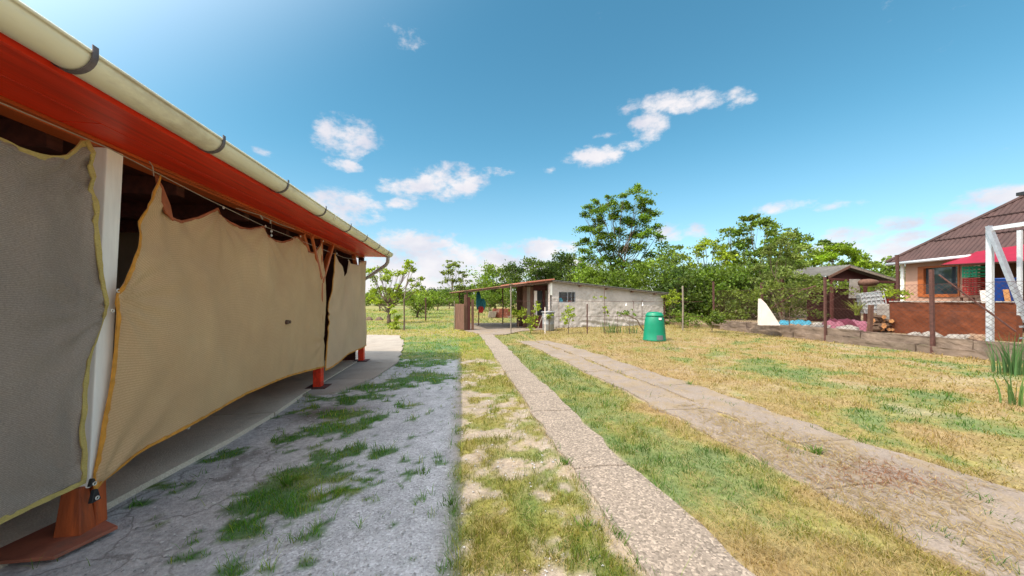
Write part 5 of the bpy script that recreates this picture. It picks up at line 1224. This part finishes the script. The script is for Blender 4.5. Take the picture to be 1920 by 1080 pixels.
b = MB(); roof_plane(b, (eX+6,eY,zE-.02), (eX,eY,zE-.02), (eX+6-2.95,aY,aZ), (aX,aY,aZ)); b.v = [v_ for v_ in b.v]; 
hip = MB(); hip.v = [(eX,eY,zE-.03),(eX+6,eY,zE-.03),(aX,aY,aZ-.02)]; hip.f = [(0,1,2)]; hip.build('roof', 'mauveroof', hs_, solid=.03)
MB().tube([(eX,eY,zE+.01),(aX,aY,aZ+.02)], .07, 8).build('hip_ridge', 'mauveroof', hs_)
MB().bar((aX,aY+.25,aZ+.06),(aX,2,aZ+.06), .35, .14).build('ridge_cap', 'black', hs_)
for fr_ in (.33, .66): MB().bar(Vector((eX,eY,zE)).lerp(Vector((aX,aY,aZ)), fr_)+Vector((0,-.2,.04)), Vector((eX+(aX-eX)*fr_, 2, zE+(aZ-zE)*fr_+.04)), .06, .02).build('sheet_overlap', 'mauveroof', hs_)
MB().tube([onX(1662,496,eX-.02), Vector((eX-.06,11.6,zE-.06))], .07, 10).build('eaves_pipe', 'galv', hs_, smooth=True)
MB().box(HX-.44, HX-.41, 2, eY-.1, zE-.13, zE-.045).build('eaves_board', 'redwood', hs_)
MB().box(HX-.409, HX, 2, eY-.1, zE-.06, zE-.045).build('eaves_soffit', 'redwood', hs_)
q = onX(1686, HOR, HX-1.4); v = q.x*SN+q.y*CS; mb = MB().bar((q.x,q.y,.1),(q.x-.12,q.y,zat(478, v)), .09)
tag(mb.build('dark_pole', 'rust'), 'dark leaning pole at the corner of the peach house', 'pole')
# awning
aw = empty('red_awning', (19, 9, .15), 'crimson awning stretched in front of the peach house', 'awning')
a0 = onX(1765,496,20.6); q = [a0, at(1925,488,11.6), at(1925,452,13.6), onX(1830,472,20.9)]
b = MB(); b.v = [tuple(w) for w in q]; b.f = [(0,1,2,3)]; b.build('canopy_sheet', 'awning', aw, solid=.02)
MB().tube([q[0]-Vector((0,0,.03)), q[1]-Vector((0,0,.03))], .025, 6).build('front_rail', 'redwood', aw)
q1 = at(1945,500,11.6); MB().tube([(q1.x,q1.y,.15), (q1.x,q1.y,q[1].z)], .03, 6).build('pole', 'galvd', aw)
# stacked crates under the awning
def crate(px0, px1, y0, y1, X_, m_, label, cat='crate'):
    a = onX(px1, y1, X_); c = onX(px0, y0, X_); dy = abs(c.y-a.y); mb = MB(); Yl, Yh = min(a.y,c.y), max(a.y,c.y); d_ = .5
    n_ = 6; z0_, z1_ = a.z, c.z; h_ = z1_-z0_
    mb.box(X_, X_+d_, Yl, Yh, z0_, z0_+.04)
    for k_ in range(3):
        zz_ = z0_+.04+(h_-.04)*(k_+.3)/3; mb.box(X_-.005, X_+.02, Yl, Yh, zz_, zz_+h_*.17); mb.box(X_+d_-.02, X_+d_+.005, Yl, Yh, zz_, zz_+h_*.17); mb.box(X_+.02, X_+d_-.02, Yh-.02, Yh, zz_, zz_+h_*.17); mb.box(X_+.02, X_+d_-.02, Yl, Yl+.02, zz_, zz_+h_*.17)
    for k_ in range(5):
        yy = Yl+(Yh-Yl-.04)*k_/4; mb.box(X_-.012, X_-.006, yy, yy+.04, z0_, z1_)
    for (xx, yy) in ((X_,Yl),(X_,Yh-.03),(X_+d_-.03,Yl),(X_+d_-.03,Yh-.03)): mb.box(xx+.001, xx+.03, yy+.001, yy+.029, z0_+.04, z1_)
    return tag(mb.build('plastic_crate', m_), label, cat, 'stacked crates under the awning')
CX = 20.4
crate(1804,1832,500,519,CX,'crategreen','green plastic crate on top of the stack')
crate(1805,1832,522,536,CX,'cratered','upper red plastic crate below the green one')
crate(1805,1832,538,553,CX,'cratered','lower red plastic crate at the bottom of the stack')
a = onX(1833,566,CX); c = onX(1803,554,CX); t_ = empty('work_table', ((CX+.3), (a.y+c.y)/2, .15), 'low wooden table carrying the crate stack', 'table')
MB().box(CX-.1, CX+.7, a.y-.9, c.y+.1, c.z-.09, c.z-.045).build('tabletop', 'oldwood', t_)
for xx in (CX, CX+.6):
    for yy in (a.y-.8, c.y): MB().box(xx-.03, xx+.03, yy-.03, yy+.03, .15, c.z-.091).build('leg', 'oldwood', t_)
c1 = onX(1877,560,18.6); bb = MB(); z0_, z1_ = .75, zat(522, c1.x*SN+c1.y*CS)
bb.lathe((c1.x,c1.y,z0_-.6), [(.26,0),(.27,.02),(.29,.6),(.31,z1_-z0_+.55),(.33,z1_-z0_+.57),(.33,z1_-z0_+.6),(.3,z1_-z0_+.6),(.28,.4)], 20)
tag(bb.build('blue_barrel', 'blue', smooth=True), 'bright blue plastic barrel behind the brown wall', 'barrel')
for (px, X_, lab, w_, tilt, m_) in ((1847,19.2,'pale board leaning left of the blue barrel',.28,.15,'paleboard'),(1896,18.2,'yellow plank leaning right of the blue barrel',.12,.2,'logend')):
    c2 = onX(px, 560, X_); tag(MB().obox((c2.x,c2.y,.3), (0,-w_,0), (.04,0,0), (.3*tilt,tilt*1.1,1.55)).build('leaning_board', m_), lab, 'board')
# brown garden wall
WX = 17.5; ya, yb = onX(1905,567,WX).y, onX(1668,567,WX).y
mb = MB(); n_, m__ = 60, 18
for i in range(n_+1):
    y = ya+(yb-ya)*i/n_
    for j in range(m__+1):
        z = .1+1.29*j/m__; q = float(fbm(np.array([y]), np.array([z]), 3.5, 410, 4)[0]-.5)*.09; mb.v.append((WX-q, y, z+(.02*math.sin(y*5) if j == m__ else 0)))
    mb.v += [(WX+.25, y, 1.39), (WX+.25, y, .1)]
w_ = m__+3
for i in range(n_):
    for j in range(w_): a = i*w_+j; c = i*w_+(j+1) % w_; mb.f.append((a, c, c+w_, a+w_))
mb.f += [tuple(range(w_)), tuple(range(n_*w_+w_-1, n_*w_-1, -1))]
bw = empty('garden_wall', (WX, ya, .1), 'low brown rendered wall before the peach house', 'wall'); mb.build('render', 'brownwall', bw)
MB().box(WX-.05, WX+.3, ya+.02, yb, 1.41, 1.45).build('coping', 'stone', bw, bevel=.01)
mb = MB(); mb.box(WX-.02, WX+.3, yb+.01, yb+.45, .1, 1.32)
tag(mb.build('stone_pier', 'stone', bevel=.03), 'small grey stone pier left of the brown wall', 'pier')
# steel swing frame
SX = 13.75
sw = empty('steel_frame', (SX, 7, .15), 'white galvanised A-shaped steel frame at the right edge', 'frame')
q = onX(1857, HOR, SX); v = q.x*SN+q.y*CS; zt_ = zat(426, v)
MB().box(SX-.04, SX+.07, q.y-.04, q.y+.07, .1, zt_).build('upright', 'galv', sw, bevel=.01)
q2 = onX(1935, 620, SX); b = MB(); b.bar((SX-.09,q.y-.02,zt_+.02), (SX-.09,onX(1932,590,SX).y,.95), .07, .14, up=(1,0,0)); b.build('brace', 'galvd', sw)
q3 = onX(1960, 420, SX); MB().bar((SX,q.y+.05,zt_-.05), (q3.x,q3.y,zt_-.03), .1, .1).build('top_beam', 'galv', sw)
q4 = onX(1912, 430, SX+.6); MB().bar((q4.x,q4.y,zt_-.1), (q4.x,q4.y,1.1), .07).build('hanging_bar', 'galv', sw)
for k_ in range(4): zz_ = .5+k_*.3; MB().bar((q4.x,q4.y,zz_),(q4.x-.0,q4.y-.55,zz_+.08), .05).build('rung', 'galvd', sw)
# ------------------------------------------------------------------ corrugated lean-to
ls = empty('old_lean_to', (20.5, 17, .15), 'open dark red lean-to with a grey corrugated roof', 'shed')
v0 = 20.0; pk = at(1594,497,v0); le = at(1554,517,v0-.3); re_ = at(1690,526,v0); dl = Vector((-.9,3.3,0))
bk = at(1501,503,v0+3.0); lb = at(1461,519,v0+1.6)
def slope(mb, a, b_, c, d_, wl=.18, amp=.025):      # a->b eave edge direction across waves, a->d down
    a, b_, c, d_ = map(Vector, (a, b_, c, d_)); k_ = int((b_-a).length/wl*6); n_ = ((b_-a).cross(d_-a)).normalized(); n_ = n_ if n_.z > 0 else -n_; i0 = len(mb.v)
    for i in range(k_+1):
        t = i/k_; o_ = n_*amp*math.sin(2*math.pi*i/6); mb.v += [tuple(a.lerp(b_, t)+o_), tuple(d_.lerp(c, t)+o_)]
    for i in range(k_): q_ = i0+2*i; mb.f.append((q_, q_+2, q_+3, q_+1))
b = MB(); slope(b, pk, bk, lb, le); b.build('roof', 'asbestos', ls, solid=.02)
rb = re_+(bk-pk); b = MB(); slope(b, pk, bk, rb, re_); b.build('roof', 'asbestos', ls, solid=.02)
MB().bar(le-Vector((0,0,.08)), pk-Vector((0,0,.08)), .06, .12).build('barge_board', 'oldwood', ls)
MB().bar(pk-Vector((0,0,.08)), re_-Vector((0,0,.08)), .06, .12).build('barge_board', 'greywood', ls)
MB().bar(le-Vector((0,0,.18)), re_-Vector((0,0,.12)), .08, .12).build('tie_beam', 'redwood', ls)
for q in (le.lerp(re_, .04), le.lerp(re_, .5), le.lerp(re_, .93), lb+Vector((.2,0,0))): MB().bar((q.x,q.y,.1),(q.x,q.y,min(q.z, 2.9)-.12), .12).build('lean_to_post', 'redwood', ls)
bq = le.lerp(re_, .22)+Vector((0,2.2,0)); cq = re_+Vector((.2,2.2,0))
MB().obox((bq.x,bq.y,.1), (cq.x-bq.x,cq.y-bq.y,0), (.05,.05,0), (0,0,2.1)).build('back_boarding', 'redwood', ls)
b = MB(); gv = [le-Vector((0,0,.2)), pk-Vector((0,0,.12)), re_-Vector((0,0,.16))]; back = Vector((.1,.5,0)); b.v = [tuple(g_+back) for g_ in gv]+[tuple(g_+back+Vector((.02,.06,0))) for g_ in gv]; b.f = [(0,1,2),(5,4,3),(0,3,4,1),(1,4,5,2),(2,5,3,0)]; b.build('gable_boards', 'redwood', ls)
for k_ in range(7):
    q = at(1645+k_*8, 545, 18.6); MB().bar((q.x,q.y,.15),(q.x,q.y,1.95), .05).build('railing_bar', 'redwood', ls)
for yy in (1.0, 1.95): a = at(1640,545,18.6); c = at(1698,545,18.6); MB().bar((a.x,a.y,yy),(c.x,c.y,yy), .07).build('rail', 'redwood', ls)
a = at(1655,545,18.9); c = at(1692,545,18.9); MB().obox((a.x,a.y,.6), (c.x-a.x,c.y-a.y,0), (.03,.05,0), (0,0,.95)).build('low_panel', 'cratered', ls)
# grey sheet hanging in the lean-to, cage, tarp, mats, stones, logs
a = at(1592,525,19.3); tag(MB().obox(a-Vector((0,0,1.0)), (.55,-.1,0), (.02,.04,0), (.05,0,1.05)).build('grey_panel', 'stone'), 'grey panel standing inside the corrugated lean-to', 'panel')
a = at(1615,528,19.0); mb = MB(); mb.lathe((0,0,0), [(.1,-.5),(.3,-.4),(.34,0),(.28,.3),(.1,.5)], 12); mb.v = [(a.x+.5+z*.9, a.y+y, a.z-.3+x*.6+.25) for x, y, z in mb.v]
tag(mb.build('dark_bundle', 'oldwood', smooth=True), 'dark rolled bundle under the lean-to roof', 'bundle')
cg = at(1650,588,16.6); tk = empty('liquid_tank', cg, 'white tank in a silver wire cage tilted beside the stone pier', 'tank')
ex, ey, ez = Vector((.70,-.45,.10)), Vector((.4,.6,0)), Vector((-.18,.08,.95)); o0 = at(1622,587,17)
MB().obox(o0+ex*.05+ey*.05+ez*.04, ex*.9, ey*.9, ez*.9).build('container', 'tank', tk, bevel=.03)
b = MB()
for k_ in range(6): b.bar(o0+ex*(k_/5), o0+ex*(k_/5)+ez, .03); b.bar(o0+ez*(k_/5), o0+ez*(k_/5)+ex, .03); b.bar(o0+ez*(k_/5), o0+ez*(k_/5)+ey, .03)
b.build('cage', 'cage', tk)
def cloth_heap(name, label, cat, px0, px1, py_top, v, m_, h, seed):
    a = base(px0, v, .15); c = base(px1, v, .15); dirv = (c-a); L_ = dirv.length; dirv.normalize(); nv = Vector((-dirv.y, dirv.x, 0)); mb = MB(); n_, k_ = 26, 12; ztop = zat(py_top, v)
    for j in range(k_+1):
        for i in range(n_+1):
            s, t = i/n_, j/k_; ed = min(1, 5*min(s, 1-s))*min(1, 4*min(t, 1-t)); f = float(fbm(np.array([s*L_]), np.array([t*2.0]), 2.6, seed, 4)[0])
            q = a+dirv*(s*L_)+nv*((t-.5)*1.3); mb.v.append((q.x, q.y, .12+(ztop-.12)*ed*(.55+.7*f)))
    for j in range(k_):
        for i in range(n_): q = j*(n_+1)+i; mb.f.append((q, q+1, q+n_+2, q+n_+1))
    return tag(mb.build(name, m_, smooth=True), label, cat)
cloth_heap('blue_tarp', 'light blue tarpaulin lying beyond the plinth', 'tarp', 1462, 1520, 600, 17.5, 'tarp', .3, 501)
cloth_heap('pink_mat', 'dusty pink mat spread over the rubble beyond the plinth', 'mat', 1540, 1626, 601, 15.3, 'pink', .4, 502)
cloth_heap('plum_cloth', 'dark plum bundle of cloth lying on the pink mat', 'cloth', 1562, 1592, 596, 15.3, 'purple', .45, 503)
a = at(1427,606,16.4); mb = MB(); pts = [at(1427,560,14.2), at(1437,570,14.2), at(1449,588,14.2), at(1463,610,14.2), at(1426,610,14.2)]
mb.v = [tuple(q) for q in pts]+[tuple(q+Vector((.1,.25,0))) for q in pts]; mb.f = [(0,1,2,3,4),(9,8,7,6,5)]+[(i,(i+1)%5,(i+1)%5+5,i+5) for i in range(5)]
tag(mb.build('white_sheet', 'paleboard'), 'white pointed sheet propped behind the second fence post', 'sheet')
def rock(loc, r, m_, label, group, seed, name='rubble_stone', fl=.6):
    rr_ = random.Random(seed); mb = MB(); rows, n_ = 5, 8
    for j in range(rows):
        ph = math.pi*(j+.5)/rows
        for i in range(n_):
            th = 2*math.pi*i/n_; k_ = r*rr_.uniform(.75, 1.2); mb.v.append((loc[0]+k_*math.sin(ph)*math.cos(th)*1.25, loc[1]+k_*math.sin(ph)*math.sin(th), loc[2]+r*fl*.6+k_*fl*math.cos(ph)))
    for j in range(rows-1):
        for i in range(n_): a = j*n_+i; c = j*n_+(i+1) % n_; mb.f.append((a, a+n_, c+n_, c))
    mb.f += [tuple(range(n_)), tuple(range(rows*n_-1, (rows-1)*n_-1, -1))]
    return tag(mb.build(name, m_), label, 'stone', group)
k_ = 0
for i in range(46):
    px = rd.choice((rd.uniform(1480,1640), rd.uniform(1690,1900))); v = rd.uniform(13.5, 18.5) if px < 1650 else rd.uniform(11.6, 13.2)
    p = base(px, v, .13)
    if p.x < 13.5: continue
    left = px < 1650
    rock(p, rd.uniform(.16, .36) if left else rd.uniform(.12,.24), rd.choice(('stone', 'stone', 'stonered')), 'rubble stone heaped beyond the plinth, left of the brown wall' if left else 'rubble stone at the foot of the brown wall', 'rubble left of the brown wall' if left else 'rubble at the foot of the brown wall', i)
for i in range(14):
    px = 1640+(i % 4)*9+rd.uniform(-4,4)+3*(i//4); v = 14.6+rd.uniform(-.15,.15); z = .28+(i//4)*.17+rd.uniform(-.03,.03); p = base(px, v, z); a = rd.uniform(-1.0,1.0)
    dv_ = Vector((math.sin(a+1.0), math.cos(a+1.0), 0))*.24; t_ = empty('firewood_log', p, ('split log at the bottom of the firewood pile beside the short stake','split log in the second layer of the firewood pile','split log in the third layer of the firewood pile','split log on top of the firewood pile')[i//4], 'log', 'firewood pile beyond the plinth'); r_ = rd.uniform(.065,.125)
    MB().tube([p-dv_, p+dv_], r_, 5).build('bark', 'log', t_); MB().tube([p-dv_*1.01, p-dv_*.98], r_*.92, 5).build('cut_end', 'logend', t_)
p = at(1378, 603, 18.5)
rock(base(1385,17.6,.12), .3, 'stonered', 'tan block lying behind the first fence post', 'single block by the fence', 77)
